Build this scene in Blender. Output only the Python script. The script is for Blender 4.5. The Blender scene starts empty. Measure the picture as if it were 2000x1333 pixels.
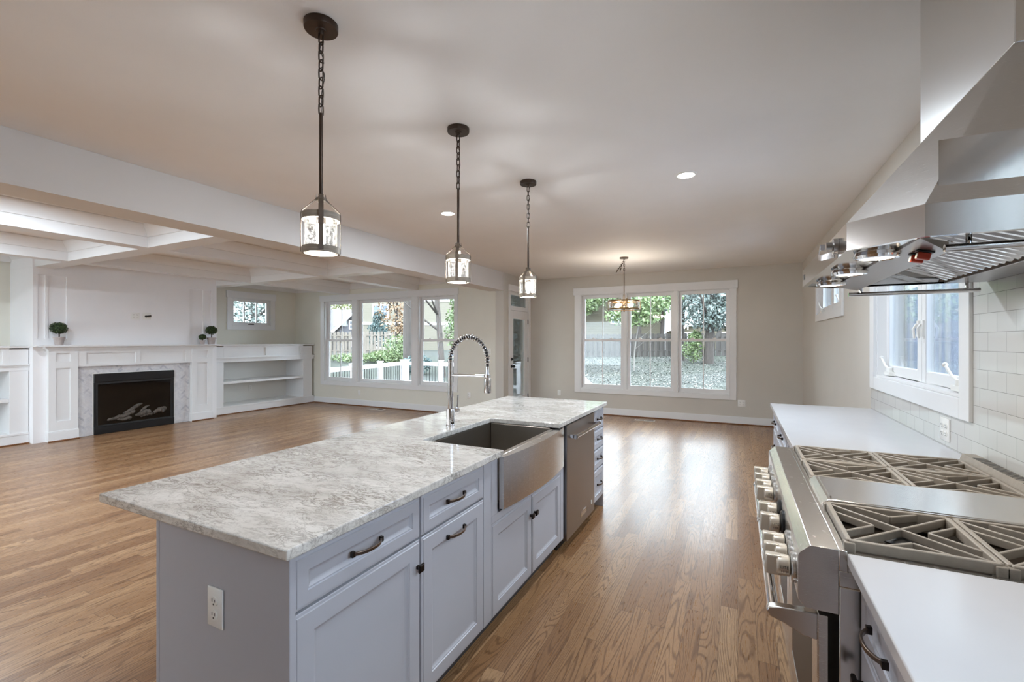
import bpy, bmesh, math, random
from mathutils import Vector, Matrix
random.seed(7)
S = bpy.context.scene
COL = S.collection
PI = math.pi

# ------------------------------------------------------------------ camera, world, exposure
cam_d = bpy.data.cameras.new('camera')
cam_d.sensor_width = 36.0
cam_d.lens = 16.0
cam_d.clip_start = 0.02
cam = bpy.data.objects.new('camera', cam_d)
COL.objects.link(cam)
cam.location = (0, 0, 1.45)
cam.rotation_euler = (PI/2, 0, math.atan(441/888.9))
S.camera = cam

W = bpy.data.worlds.new('overcast_sky')
S.world = W
W.use_nodes = True
bg = W.node_tree.nodes['Background']
bg.inputs[0].default_value = (0.76, 0.88, 1.0, 1)
bg.inputs[1].default_value = 1.0
_t = W.node_tree
_tc = _t.nodes.new('ShaderNodeTexCoord')
_sp = _t.nodes.new('ShaderNodeSeparateXYZ')
_t.links.new(_tc.outputs['Generated'], _sp.inputs[0])
_ma = _t.nodes.new('ShaderNodeMath'); _ma.operation = 'MAXIMUM'; _ma.inputs[1].default_value = 0.0
_t.links.new(_sp.outputs[2], _ma.inputs[0])
_mb = _t.nodes.new('ShaderNodeMath'); _mb.operation = 'MULTIPLY_ADD'
_mb.inputs[1].default_value = 4.8      # overcast sky: three times brighter overhead than at the horizon
_mb.inputs[2].default_value = 2.4
_t.links.new(_ma.outputs[0], _mb.inputs[0])
_t.links.new(_mb.outputs[0], bg.inputs[1])

S.view_settings.view_transform = 'Standard'
S.view_settings.look = 'None'
S.view_settings.gamma = 1
S.view_settings.exposure = 1.7
S.view_settings.use_curve_mapping = False
S.cycles.use_denoising = True
S.cycles.max_bounces = 10
S.cycles.diffuse_bounces = 6
S.cycles.glossy_bounces = 5
S.cycles.transparent_max_bounces = 24
S.cycles.transmission_bounces = 6
S.cycles.sample_clamp_indirect = 6.0
S.cycles.caustics_reflective = False
S.cycles.caustics_refractive = False

CAN_W = 12.0       # recessed can, watts
CAN_COL = (0.78, 0.89, 1.0)

# ------------------------------------------------------------------ materials
class NT:
    def __init__(s, name):
        s.m = bpy.data.materials.new(name)
        s.m.use_nodes = True
        s.t = s.m.node_tree
        s.b = s.t.nodes['Principled BSDF']
        s.out = s.t.nodes['Material Output']
    def n(s, typ, **kw):
        nd = s.t.nodes.new(typ)
        for k, v in kw.items():
            setattr(nd, k, v)
        return nd
    def l(s, a, b):
        s.t.links.new(a, b)
    def val(s, sock, v):
        if isinstance(v, (int, float, tuple, list)):
            sock.default_value = v
        else:
            s.l(v, sock)
    def math(s, op, a, b=0.0, c=None):
        nd = s.n('ShaderNodeMath', operation=op)
        s.val(nd.inputs[0], a)
        s.val(nd.inputs[1], b)
        if c is not None:
            s.val(nd.inputs[2], c)
        return nd.outputs[0]
    def coord(s, kind='Object', scale=(1, 1, 1), loc=(0, 0, 0), rot=(0, 0, 0)):
        tc = s.n('ShaderNodeTexCoord')
        mp = s.n('ShaderNodeMapping')
        mp.inputs['Scale'].default_value = scale
        mp.inputs['Location'].default_value = loc
        mp.inputs['Rotation'].default_value = rot
        s.l(tc.outputs[kind], mp.inputs[0])
        return mp.outputs[0]
    def noise(s, vec, scale, detail=3, rough=0.5, dist=0.0):
        nd = s.n('ShaderNodeTexNoise')
        s.val(nd.inputs['Vector'], vec)
        nd.inputs['Scale'].default_value = scale
        nd.inputs['Detail'].default_value = detail
        nd.inputs['Roughness'].default_value = rough
        nd.inputs['Distortion'].default_value = dist
        return nd.outputs[0]
    def ramp(s, fac, stops, interp='LINEAR'):
        nd = s.n('ShaderNodeValToRGB')
        nd.color_ramp.interpolation = interp
        e = nd.color_ramp.elements
        while len(e) < len(stops):
            e.new(0.5)
        for i, (p, c) in enumerate(stops):
            e[i].position = p
            e[i].color = (c[0], c[1], c[2], 1) if not isinstance(c, (int, float)) else (c, c, c, 1)
        s.l(fac, nd.inputs[0])
        return nd.outputs[0]
    def mix(s, fac, a, b, mode='MIX'):
        nd = s.n('ShaderNodeMix', data_type='RGBA', blend_type=mode)
        s.val(nd.inputs[0], fac)
        for sock, v in ((nd.inputs[6], a), (nd.inputs[7], b)):
            if isinstance(v, (tuple, list)):
                sock.default_value = (v[0], v[1], v[2], 1)
            else:
                s.l(v, sock)
        return nd.outputs[2]
    def bump(s, h, strength=0.1, dist=0.01):
        nd = s.n('ShaderNodeBump')
        nd.inputs['Strength'].default_value = strength
        nd.inputs['Distance'].default_value = dist
        s.l(h, nd.inputs['Height'])
        s.l(nd.outputs[0], s.b.inputs['Normal'])
    def set(s, **kw):
        for k, v in kw.items():
            s.val(s.b.inputs[k.replace('_', ' ')], v)

def srgb(r, g, b):
    f = lambda c: (c/255/12.92) if c/255 <= 0.04045 else ((c/255+0.055)/1.055)**2.4
    return (f(r), f(g), f(b))

def sx(r, g, b, k=0.27):
    return tuple(c*k for c in srgb(r, g, b))

def pm(name, col, rough=0.5, metal=0.0, var=0.04, scale=3.0, bump=0.0, bscale=60, stretch=(1, 1, 1), **kw):
    t = NT(name)
    v = t.coord('Object', stretch)
    nz = t.noise(v, scale, 3)
    lo = tuple(max(0, c*(1-var)) for c in col)
    hi = tuple(min(1, c*(1+var)) for c in col)
    t.l(t.ramp(nz, [(0.3, lo), (0.7, hi)]), t.b.inputs['Base Color'])
    t.set(Roughness=rough, Metallic=metal)
    if bump:
        t.bump(t.noise(v, bscale, 2), bump, 0.002)
    for k, x in kw.items():
        t.val(t.b.inputs[k.replace('_', ' ')], x)
    return t.m

M = {}
M['wall'] = pm('wall_paint_greige', srgb(204, 199, 190), 0.6, bump=0.05, bscale=120, var=0.015)
M['livwall_bright'] = pm('wall_paint_brightened', srgb(226, 223, 211), 0.6, bump=0.05, bscale=120, var=0.015)  # colour raised above the greige to stand in for weak living-room light
M['ceil'] = pm('ceiling_paint', srgb(236, 234, 232), 0.7, bump=0.04, bscale=120, var=0.012)
M['white'] = pm('trim_paint_white', srgb(230, 230, 230), 0.35, var=0.012)
M['cab'] = pm('cabinet_paint_grey', srgb(178, 179, 187), 0.36, var=0.02)
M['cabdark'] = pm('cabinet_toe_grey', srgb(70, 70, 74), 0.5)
M['quartz_white'] = pm('white_quartz', srgb(200, 200, 203), 0.16, var=0.012, scale=9)
M['bronze'] = pm('oil_rubbed_bronze', srgb(74, 62, 54), 0.36, 0.85, var=0.15, scale=14)
M['pewter'] = pm('brushed_bronze_pull', srgb(118, 104, 94), 0.3, 0.95, var=0.2, scale=30)
M['pewdark'] = pm('pull_foot_dark', srgb(40, 34, 32), 0.35, 0.7)
M['chrome'] = pm('polished_chrome', srgb(222, 222, 224), 0.05, 1.0, var=0.01)
M['black'] = pm('black_metal', srgb(22, 22, 24), 0.35, 0.2)
M['blackm'] = pm('matte_black', srgb(30, 29, 29), 0.6)
M['iron'] = pm('cast_iron', srgb(158, 149, 137), 0.42, 0.0, var=0.08, scale=40, bump=0.15, bscale=200)
M['pan'] = pm('burner_pan', srgb(58, 48, 38), 0.4, 0.3, var=0.1, scale=12)
M['plate'] = pm('white_plastic', srgb(235, 234, 230), 0.3, var=0.01)
M['slot'] = pm('slot_dark', srgb(60, 58, 56), 0.5)
M['red'] = pm('red_plastic', srgb(176, 62, 40), 0.35)
M['cream'] = pm('cream_plastic', srgb(215, 208, 190), 0.4)
M['pot'] = pm('clay_pot_grey', srgb(176, 166, 162), 0.7, var=0.08, scale=20, bump=0.1)
M['soil'] = pm('potting_soil', srgb(50, 40, 32), 0.9, bump=0.4)
M['leafdark'] = pm('boxwood_leaf', srgb(38, 56, 26), 0.55, var=0.5, scale=60)
M['leafdark2'] = pm('boxwood_leaf_light', srgb(70, 92, 44), 0.55, var=0.4, scale=60)
M['stem'] = pm('plant_stem', srgb(70, 52, 38), 0.8)
M['log'] = pm('ceramic_log', srgb(88, 80, 73), 0.9, var=0.5, scale=26, bump=0.5, bscale=30)
M['shoe'] = pm('stained_shoe_moulding', srgb(128, 84, 52), 0.4, var=0.15, scale=9, stretch=(4, 1, 1))
M['ringwood'] = pm('weathered_wood_ring', srgb(150, 138, 122), 0.6, var=0.18, scale=22, stretch=(1, 1, 8))
M['strap'] = pm('strap_metal', srgb(118, 106, 94), 0.4, 0.7, var=0.12, scale=20)
M['brass'] = pm('aged_brass', srgb(138, 108, 70), 0.38, 0.85, var=0.15, scale=20)
M['socket'] = pm('lamp_socket', srgb(120, 108, 98), 0.4, 0.6)
M['vent'] = pm('register_white', srgb(226, 222, 215), 0.45)
M['ventwood'] = pm('register_slot', srgb(70, 56, 45), 0.6)
M['rail'] = pm('vinyl_white', srgb(246, 247, 250), 0.4)
M['deck'] = pm('deck_boards', sx(150, 138, 124), 0.7, var=0.15, scale=4, stretch=(1, 12, 1))
M['fence'] = pm('weathered_fence', sx(120, 112, 106, k=0.34), 0.85, var=0.22, scale=3, stretch=(6, 6, 0.6))
M['fencel'] = pm('weathered_fence_light', sx(186, 172, 158, k=0.4), 0.85, var=0.2, scale=3, stretch=(6, 6, 0.6))
M['roof'] = pm('roof_shingle', sx(128, 122, 126, k=0.4), 0.85, var=0.15, scale=6)
M['bark'] = pm('tree_bark', sx(120, 108, 100), 0.9, var=0.3, scale=6, bump=0.6, bscale=14, stretch=(3, 3, 0.5))
M['barkl'] = pm('pale_bark', sx(196, 188, 178), 0.85, var=0.15, scale=6)
M['hoseblack'] = pm('rubber_hose', srgb(40, 38, 38), 0.5)
M['gaslogback'] = pm('firebox_liner', srgb(34, 32, 31), 0.8, bump=0.3, bscale=25)
M['winblind'] = pm('house_window_dark', srgb(90, 100, 112), 0.15)

def leafmat(name, a, b):
    t = NT(name)
    v = t.coord('Object')
    t.l(t.ramp(t.noise(v, 2.2, 4, 0.7), [(0.32, a), (0.68, b)]), t.b.inputs['Base Color'])
    t.set(Roughness=0.6)
    return t.m
M['lf_green'] = leafmat('leaf_green', sx(88, 116, 66, k=0.42), sx(176, 196, 130, k=0.42))
M['lf_blue'] = leafmat('leaf_bluegreen', sx(66, 92, 92, k=0.42), sx(140, 164, 160, k=0.42))
M['lf_orange'] = leafmat('leaf_orange', sx(150, 108, 74, k=0.42), sx(214, 178, 136, k=0.42))
M['lf_grey'] = leafmat('leaf_greygreen', sx(92, 108, 96, k=0.42), sx(184, 196, 190, k=0.42))
M['lf_yellow'] = leafmat('leaf_yellow', sx(150, 160, 84, k=0.42), sx(214, 214, 150, k=0.42))

def steel(name, col, rough=0.26, axis=(1, 1, 1), aniso=0.5):
    t = NT(name)
    v = t.coord('Object', axis)
    nz = t.noise(v, 60, 2, 0.6)
    t.l(t.ramp(nz, [(0.3, tuple(c*0.975 for c in col)), (0.7, col)]), t.b.inputs['Base Color'])
    t.l(t.ramp(nz, [(0.3, rough*0.94), (0.7, rough*1.06)]), t.b.inputs['Roughness'])
    t.set(Metallic=1.0)
    t.b.inputs['Anisotropic'].default_value = 0.0
    return t.m
M['nickel'] = pm('satin_nickel', srgb(222, 214, 200), 0.3, 0.55, var=0.02)
M['steel'] = steel('brushed_steel', srgb(222, 219, 215), 0.24, (.6, .6, 30))
M['steelh'] = steel('brushed_steel_horizontal', srgb(220, 217, 213), 0.26, (.6, .6, 30))
M['steeld'] = steel('brushed_steel_dark', srgb(168, 165, 163), 0.3, (.6, .6, 30))
M['steelrim'] = steel('satin_steel_rim', srgb(214, 213, 212), 0.15, (.6, .6, 30))
M['sinksteel'] = steel('sink_steel', srgb(170, 164, 156), 0.3, (1, 12, 1))
M['mirrorsteel'] = steel('polished_steel', srgb(215, 214, 212), 0.1, (1, 6, 1), 0.2)

def clear(name, tint, gloss, rough, dirt=0.0, speck=0.0):
    t = NT(name)
    tr = t.n('ShaderNodeBsdfTransparent')
    tr.inputs[0].default_value = (*tint, 1)
    if speck:
        vv = t.coord('Object', (1, 1, .8))
        fl = t.ramp(t.noise(vv, 330, 2, 0.7), [(0.40, tuple(c*.5 for c in tint)), (0.56, tint)])
        t.l(fl, tr.inputs[0])
    gl = t.n('ShaderNodeBsdfGlossy')
    gl.inputs['Roughness'].default_value = rough
    lw = t.n('ShaderNodeLayerWeight')
    lw.inputs[0].default_value = 0.25
    fac = t.math('MULTIPLY_ADD', lw.outputs['Fresnel'], 0.9, gloss)
    mx = t.n('ShaderNodeMixShader')
    t.l(fac, mx.inputs[0])
    t.l(tr.outputs[0], mx.inputs[1])
    t.l(gl.outputs[0], mx.inputs[2])
    last = mx.outputs[0]
    if speck:
        v = t.coord('Object')
        vor = t.n('ShaderNodeTexVoronoi')
        vor.inputs['Scale'].default_value = 240
        t.l(v, vor.inputs['Vector'])
        nz = t.noise(v, 90, 3)
        f2 = t.math('MULTIPLY', t.ramp(vor.outputs['Distance'], [(0.0, 0.0), (0.22, 0.0), (0.5, 1.0)]), t.ramp(nz, [(0.42, 0.0), (0.6, speck)]))
        tl = t.n('ShaderNodeBsdfTranslucent')
        tl.inputs[0].default_value = (1, .97, .92, 1)
        df = t.n('ShaderNodeBsdfDiffuse')
        df.inputs[0].default_value = (.8, .77, .72, 1)
        ad = t.n('ShaderNodeMixShader')
        ad.inputs[0].default_value = 0.25
        t.l(tl.outputs[0], ad.inputs[1])
        t.l(df.outputs[0], ad.inputs[2])
        m2 = t.n('ShaderNodeMixShader')
        t.l(f2, m2.inputs[0])
        t.l(last, m2.inputs[1])
        t.l(ad.outputs[0], m2.inputs[2])
        last = m2.outputs[0]
    t.l(last, t.out.inputs[0])
    return t.m
M['glass'] = clear('window_glass', (0.97, 0.985, 0.98), 0.02, 0.0)
M['seeded'] = clear('seeded_glass', (0.95, 0.94, 0.92), 0.02, 0.05, speck=0.02)
M['fireglass'] = clear('fireplace_glass', (0.6, 0.6, 0.6), 0.02, 0.03)

def emit(name, col, s):
    t = NT(name)
    t.set(Base_Color=(*col, 1), Roughness=0.4)
    t.b.inputs['Emission Color'].default_value = (*col, 1)
    t.b.inputs['Emission Strength'].default_value = s
    return t.m
M['bulb'] = emit('glowing_bulb', (0.94, 0.97, 1.0), 220)
M['bulbwhite'] = emit('glowing_bulb_white', (1.0, 0.88, 0.74), 45)
M['canlens'] = emit('lit_lens', (1.0, 0.95, 0.88), 6)
M['hoodlens'] = emit('lit_hood_lens', (1.0, 0.93, 0.82), 5)

def wood_floor():
    t = NT('oak_floor')
    tc = t.n('ShaderNodeTexCoord')
    sp = t.n('ShaderNodeSeparateXYZ')
    t.l(tc.outputs['Object'], sp.inputs[0])
    x, y = sp.outputs[0], sp.outputs[1]
    w, L = 0.083, 0.95
    xs = t.math('DIVIDE', x, w)
    row = t.math('FLOOR', xs)
    fx = t.math('SUBTRACT', xs, row)
    wn = t.n('ShaderNodeTexWhiteNoise', noise_dimensions='1D')
    t.l(row, wn.inputs['W'])
    ys = t.math('ADD', t.math('DIVIDE', y, L), t.math('MULTIPLY', wn.outputs[0], 37.3))
    pl = t.math('FLOOR', ys)
    fy = t.math('SUBTRACT', ys, pl)
    cb = t.n('ShaderNodeCombineXYZ')
    t.l(row, cb.inputs[0])
    t.l(pl, cb.inputs[1])
    wn2 = t.n('ShaderNodeTexWhiteNoise', noise_dimensions='2D')
    t.l(cb.outputs[0], wn2.inputs['Vector'])
    rid = wn2.outputs[0]
    base = t.ramp(rid, [(0.0, srgb(138, 100, 68)), (0.35, srgb(157, 119, 84)), (0.7, srgb(171, 133, 97)), (1.0, srgb(186, 149, 111))])
    # grain coordinates, shifted per board
    off = t.math('MULTIPLY', rid, 53.0)
    gv = t.n('ShaderNodeCombineXYZ')
    t.l(t.math('ADD', t.math('MULTIPLY', x, 1.0), off), gv.inputs[0])
    t.l(t.math('ADD', t.math('MULTIPLY', y, 0.085), off), gv.inputs[1])
    t.l(off, gv.inputs[2])
    # cathedral rings: iso-lines of a smooth stretched noise
    n1 = t.noise(gv.outputs[0], 9.0, 1.5, 0.45, 0.25)
    rings = t.math('PINGPONG', t.math('MULTIPLY', n1, 26.0), 0.5)
    ringf = t.ramp(t.math('MULTIPLY', rings, 2.0), [(0.0, 1.0), (0.16, 0.75), (0.42, 0.0), (1.0, 0.0)])
    n2 = t.noise(gv.outputs[0], 190.0, 2, 0.6)
    fine = t.ramp(n2, [(0.46, 0.0), (0.66, 1.0)])
    n3 = t.noise(gv.outputs[0], 3.0, 2)
    c1 = t.mix(t.math('MULTIPLY', ringf, 0.74), base, srgb(96, 66, 42))
    c2 = t.mix(t.math('MULTIPLY', fine, 0.4), c1, srgb(116, 84, 57))
    c3 = t.mix(t.math('MULTIPLY', t.ramp(n3, [(0.35, 1.0), (0.65, 0.0)]), 0.22), c2, srgb(138, 102, 70))
    ex = t.math('MINIMUM', fx, t.math('SUBTRACT', 1.0, fx))
    ey = t.math('MULTIPLY', t.math('MINIMUM', fy, t.math('SUBTRACT', 1.0, fy)), L/w)
    gap = t.math('LESS_THAN', t.math('MINIMUM', ex, ey), 0.013)
    c4 = t.mix(t.math('MULTIPLY', gap, 0.6), c3, srgb(72, 50, 33))
    t.l(c4, t.b.inputs['Base Color'])
    t.l(t.ramp(n2, [(0.3, 0.26), (0.7, 0.34)]), t.b.inputs['Roughness'])
    t.set(Specular_IOR_Level=0.38)
    t.b.inputs['Coat Weight'].default_value = 0.06
    t.b.inputs['Coat Roughness'].default_value = 0.14
    h = t.math('SUBTRACT', t.math('MULTIPLY', ringf, -0.35), gap)
    t.bump(h, 0.12, 0.0015)
    return t.m
M['floor'] = wood_floor()

def quartz():
    t = NT('veined_quartz')
    v = t.coord('Object', (0.8, 1.9, 1.9))
    nz = t.noise(v, 11.0, 9, 0.68, 0.7)
    ln = t.math('ABSOLUTE', t.math('SUBTRACT', nz, 0.5))
    vein = t.ramp(ln, [(0.0, 1.0), (0.010, 0.75), (0.028, 0.15), (0.06, 0.0)])
    n2 = t.noise(v, 26.0, 7, 0.7, 0.8)
    ln2 = t.math('ABSOLUTE', t.math('SUBTRACT', n2, 0.47))
    vein2 = t.ramp(ln2, [(0.0, 1.0), (0.014, 0.5), (0.045, 0.0)])
    n3 = t.noise(v, 3.2, 4, 0.6)
    mask = t.ramp(n3, [(0.36, 0.25), (0.62, 1.0)])
    basec = t.ramp(t.noise(v, 5, 4), [(0.35, srgb(203, 199, 192)), (0.65, srgb(230, 227, 221))])
    c1 = t.mix(t.math('MULTIPLY', t.math('MULTIPLY', vein, mask), 0.92), basec, srgb(128, 119, 110))
    c2 = t.mix(t.math('MULTIPLY', t.math('MULTIPLY', vein2, mask), 0.72), c1, srgb(142, 136, 130))
    t.l(c2, t.b.inputs['Base Color'])
    t.set(Roughness=0.1)
    t.b.inputs['Coat Weight'].default_value = 0.2
    return t.m
M['quartz'] = quartz()

def marble(name, a, b):
    t = NT(name)
    v = t.coord('Object')
    nz = t.noise(v, 9, 6, 0.65, 1.0)
    t.l(t.ramp(nz, [(0.35, a), (0.6, b)]), t.b.inputs['Base Color'])
    t.set(Roughness=0.25)
    return t.m
M['mar1'] = marble('marble_white', srgb(206, 206, 210), srgb(226, 226, 228))
M['mar2'] = marble('marble_grey', srgb(200, 201, 206), srgb(222, 222, 226))
M['mar3'] = marble('marble_dark', srgb(178, 180, 188), srgb(208, 208, 214))
M['grout'] = pm('marble_grout', srgb(214, 212, 210), 0.8)

def subway():
    t = NT('white_subway_tile')
    tc = t.n('ShaderNodeTexCoord')
    sp = t.n('ShaderNodeSeparateXYZ')
    t.l(tc.outputs['Object'], sp.inputs[0])
    cb = t.n('ShaderNodeCombineXYZ')
    t.l(sp.outputs[1], cb.inputs[0])
    t.l(sp.outputs[2], cb.inputs[1])
    br = t.n('ShaderNodeTexBrick')
    br.offset = 0.5
    t.l(cb.outputs[0], br.inputs['Vector'])
    br.inputs['Scale'].default_value = 1.0
    br.inputs['Brick Width'].default_value = 0.148
    br.inputs['Row Height'].default_value = 0.0812
    br.inputs['Mortar Size'].default_value = 0.0011
    br.inputs['Mortar Smooth'].default_value = 0.2
    br.inputs['Color1'].default_value = (*srgb(198, 197, 193), 1)
    br.inputs['Color2'].default_value = (*srgb(204, 203, 199), 1)
    br.inputs['Mortar'].default_value = (*srgb(146, 144, 140), 1)
    t.l(br.outputs['Color'], t.b.inputs['Base Color'])
    t.set(Roughness=0.08)
    t.bump(t.math('SUBTRACT', 1.0, br.outputs['Fac']), 0.35, 0.0015)
    return t.m
M['tile'] = subway()

def siding(name, a, horiz=True, pitch=0.16):
    t = NT(name)
    tc = t.n('ShaderNodeTexCoord')
    sp = t.n('ShaderNodeSeparateXYZ')
    t.l(tc.outputs['Object'], sp.inputs[0])
    z = t.math('DIVIDE', sp.outputs[2], pitch)
    fr = t.math('FRACT', z)
    t.l(t.ramp(fr, [(0.0, tuple(c*0.55 for c in a)), (0.14, a), (1.0, a)]), t.b.inputs['Base Color'])
    t.bump(fr, 0.6, 0.02)
    t.set(Roughness=0.7)
    return t.m
M['side_tan'] = siding('tan_lap_siding', sx(186, 176, 156, k=0.34))
M['side_grey'] = siding('grey_lap_siding', sx(140, 138, 146, k=0.5))
M['side_beige'] = siding('beige_lap_siding', sx(176, 164, 138, k=0.34))
M['side_blue'] = pm('pale_blue_panel_siding', srgb(186, 196, 222), 0.6, var=0.05, scale=1.2, stretch=(1, 4, 0.2))

def ground_mat():
    t = NT('leafy_lawn')
    v = t.coord('Object')
    n1 = t.noise(v, 0.22, 3)
    n2 = t.noise(v, 7, 6, 0.75)
    g = t.ramp(n2, [(0.3, sx(92, 108, 76, k=0.062)), (0.7, sx(158, 172, 120, k=0.062))])
    d = t.ramp(n2, [(0.3, sx(112, 118, 104, k=0.062)), (0.7, sx(190, 194, 182, k=0.062))])
    t.l(t.mix(t.ramp(n1, [(0.4, 0.15), (0.6, 0.8)]), g, d), t.b.inputs['Base Color'])
    t.set(Roughness=0.95)
    t.bump(n2, 0.6, 0.05)
    return t.m
M['lawn'] = ground_mat()
M['fallen'] = pm('fallen_leaf_litter', sx(196, 190, 176, k=0.17), 0.8, var=0.25, scale=3)

# ------------------------------------------------------------------ mesh builder
ORG = {}
class MB:
    def __init__(s):
        s.v = []; s.f = []; s.mi = []; s.m = 0
    def add(s, verts, faces):
        o = len(s.v)
        s.v.extend(tuple(map(float, p)) for p in verts)
        for f in faces:
            s.f.append(tuple(i+o for i in f)); s.mi.append(s.m)
        return s
    def box(s, x0, x1, y0, y1, z0, z1):
        x0, x1 = sorted((x0, x1)); y0, y1 = sorted((y0, y1)); z0, z1 = sorted((z0, z1))
        v = [(x, y, z) for z in (z0, z1) for y in (y0, y1) for x in (x0, x1)]
        return s.add(v, [(0, 2, 3, 1), (4, 5, 7, 6), (0, 1, 5, 4), (2, 6, 7, 3), (0, 4, 6, 2), (1, 3, 7, 5)])
    def pbox(s, P, a0, a1, d0, d1, z0, z1):
        p, q = P(a0, d0, z0), P(a1, d1, z1)
        return s.box(p[0], q[0], p[1], q[1], p[2], q[2])
    def poly(s, pts):
        return s.add(pts, [tuple(range(len(pts)))])
    def prism(s, poly, h):
        """extrude polygon (list of 3d points) by vector h"""
        n = len(poly); h = Vector(h)
        v = [Vector(p) for p in poly] + [Vector(p)+h for p in poly]
        f = [tuple(range(n))[::-1], tuple(range(n, 2*n))]
        f += [(i, (i+1) % n, (i+1) % n+n, i+n) for i in range(n)]
        return s.add(v, f)
    def loops(s, P, a0, a1, z0, z1, prof, cap=True, back=False):
        """nested rectangles: prof = [(inset, d)...] joined by quads"""
        rings = []
        for i, d in prof:
            rings.append([P(a0+i, d, z0+i), P(a1-i, d, z0+i), P(a1-i, d, z1-i), P(a0+i, d, z1-i)])
        v = [p for r in rings for p in r]
        f = []
        for k in range(len(rings)-1):
            for j in range(4):
                f.append((4*k+j, 4*k+(j+1) % 4, 4*k+4+(j+1) % 4, 4*k+4+j))
        if cap:
            k = 4*(len(rings)-1); f.append((k, k+1, k+2, k+3))
        if back:
            f.append((3, 2, 1, 0))
        return s.add(v, f)
    def tube(s, pts, r, n=10, closed=False, caps=True):
        pts = [Vector(p) for p in pts]
        N = len(pts)
        rs = r if isinstance(r, (list, tuple)) else [r]*N
        T = []
        for i in range(N):
            if closed:
                t = pts[(i+1) % N]-pts[i-1]
            else:
                t = pts[min(i+1, N-1)]-pts[max(i-1, 0)]
            T.append(t.normalized())
        up = Vector((0, 0, 1)) if abs(T[0].z) < 0.9 else Vector((1, 0, 0))
        nrm = (up-T[0]*up.dot(T[0])).normalized()
        v = []
        for i in range(N):
            nrm = (nrm-T[i]*nrm.dot(T[i]))
            nrm = nrm.normalized() if nrm.length > 1e-6 else T[i].orthogonal().normalized()
            b = T[i].cross(nrm)
            for k in range(n):
                a = 2*PI*k/n
                v.append(pts[i]+(nrm*math.cos(a)+b*math.sin(a))*rs[i])
        f = []
        for i in range(N if closed else N-1):
            j = (i+1) % N
            for k in range(n):
                f.append((i*n+k, i*n+(k+1) % n, j*n+(k+1) % n, j*n+k))
        if caps and not closed:
            f.append(tuple(range(n))[::-1]); f.append(tuple(range((N-1)*n, N*n)))
        return s.add(v, f)
    def bar(s, p, q, w, h, up=(0, 0, 1)):
        """box-section bar from p to q, width w, height h along up"""
        p, q = Vector(p), Vector(q)
        d = (q-p).normalized(); u = Vector(up)
        u = (u-d*u.dot(d)).normalized(); r = d.cross(u)
        c = [r*(w/2)*a+u*(h/2)*b for a, b in ((-1, -1), (1, -1), (1, 1), (-1, 1))]
        v = [p+x for x in c]+[q+x for x in c]
        return s.add(v, [(3, 2, 1, 0), (4, 5, 6, 7), (0, 1, 5, 4), (1, 2, 6, 5), (2, 3, 7, 6), (3, 0, 4, 7)])
    def strip(s, pts, w, h, up=(0, 0, 1)):
        """box-section swept along pts with fixed side vector"""
        pts = [Vector(p) for p in pts]; side = Vector(up).normalized()
        v = []; N = len(pts)
        for i in range(N):
            t = (pts[min(i+1, N-1)]-pts[max(i-1, 0)]).normalized()
            nn = side.cross(t).normalized()
            for a, b in ((-1, -1), (1, -1), (1, 1), (-1, 1)):
                v.append(pts[i]+side*(w/2)*a+nn*(h/2)*b)
        f = [(3, 2, 1, 0), tuple(range(4*N-4, 4*N))]
        for i in range(N-1):
            for k in range(4):
                f.append((4*i+k, 4*i+(k+1) % 4, 4*i+4+(k+1) % 4, 4*i+4+k))
        return s.add(v, f)
    def lathe(s, prof, c, n=28, axis=(0, 0, 1), close=False):
        A = Vector(axis).normalized()
        X = A.orthogonal().normalized(); Y = A.cross(X); c = Vector(c)
        v = []; R = len(prof)
        for r, z in prof:
            for k in range(n):
                a = 2*PI*k/n
                v.append(c+A*z+(X*math.cos(a)+Y*math.sin(a))*max(r, 1e-5))
        f = []
        for i in range(R if close else R-1):
            j = (i+1) % R
            for k in range(n):
                f.append((i*n+k, i*n+(k+1) % n, j*n+(k+1) % n, j*n+k))
        return s.add(v, f)
    def cyl(s, p, q, r, n=20):
        p, q = Vector(p), Vector(q)
        L = (q-p).length
        return s.lathe([(0, 0), (r, 0), (r, L), (0, L)], p, n, q-p)
    def ball(s, c, r, n=14, sc=(1, 1, 1)):
        o = len(s.v)
        s.lathe([(math.sin(PI*i/10), -math.cos(PI*i/10)) for i in range(11)], (0, 0, 0), n)
        for i in range(o, len(s.v)):
            p = s.v[i]
            s.v[i] = (c[0]+p[0]*r*sc[0], c[1]+p[1]*r*sc[1], c[2]+p[2]*r*sc[2])
        return s
    def build(s, name, mat, parent=None, loc=None, bevel=0.0, smooth=34, segs=2):
        mats = mat if isinstance(mat, (list, tuple)) else [mat]
        if parent is not None:
            o = ORG[parent.name]
        elif loc is not None:
            o = Vector(loc)
        else:
            xs = [p[0] for p in s.v]; ys = [p[1] for p in s.v]; zs = [p[2] for p in s.v]
            o = Vector(((min(xs)+max(xs))/2, (min(ys)+max(ys))/2, min(zs)))
        me = bpy.data.meshes.new(name)
        me.from_pydata([(p[0]-o[0], p[1]-o[1], p[2]-o[2]) for p in s.v], [], s.f)
        for mm in mats:
            me.materials.append(mm)
        me.polygons.foreach_set('material_index', s.mi)
        bm = bmesh.new(); bm.from_mesh(me)
        bmesh.ops.remove_doubles(bm, verts=bm.verts, dist=1e-5)
        bmesh.ops.recalc_face_normals(bm, faces=bm.faces)
        bm.to_mesh(me); bm.free()
        if smooth:
            me.shade_smooth()
            me.set_sharp_from_angle(angle=math.radians(smooth))
        ob = bpy.data.objects.new(name, me)
        COL.objects.link(ob)
        if parent is not None:
            ob.parent = parent
            ORG[ob.name] = o.copy()
        else:
            ob.location = o
            ORG[ob.name] = o.copy()
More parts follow.
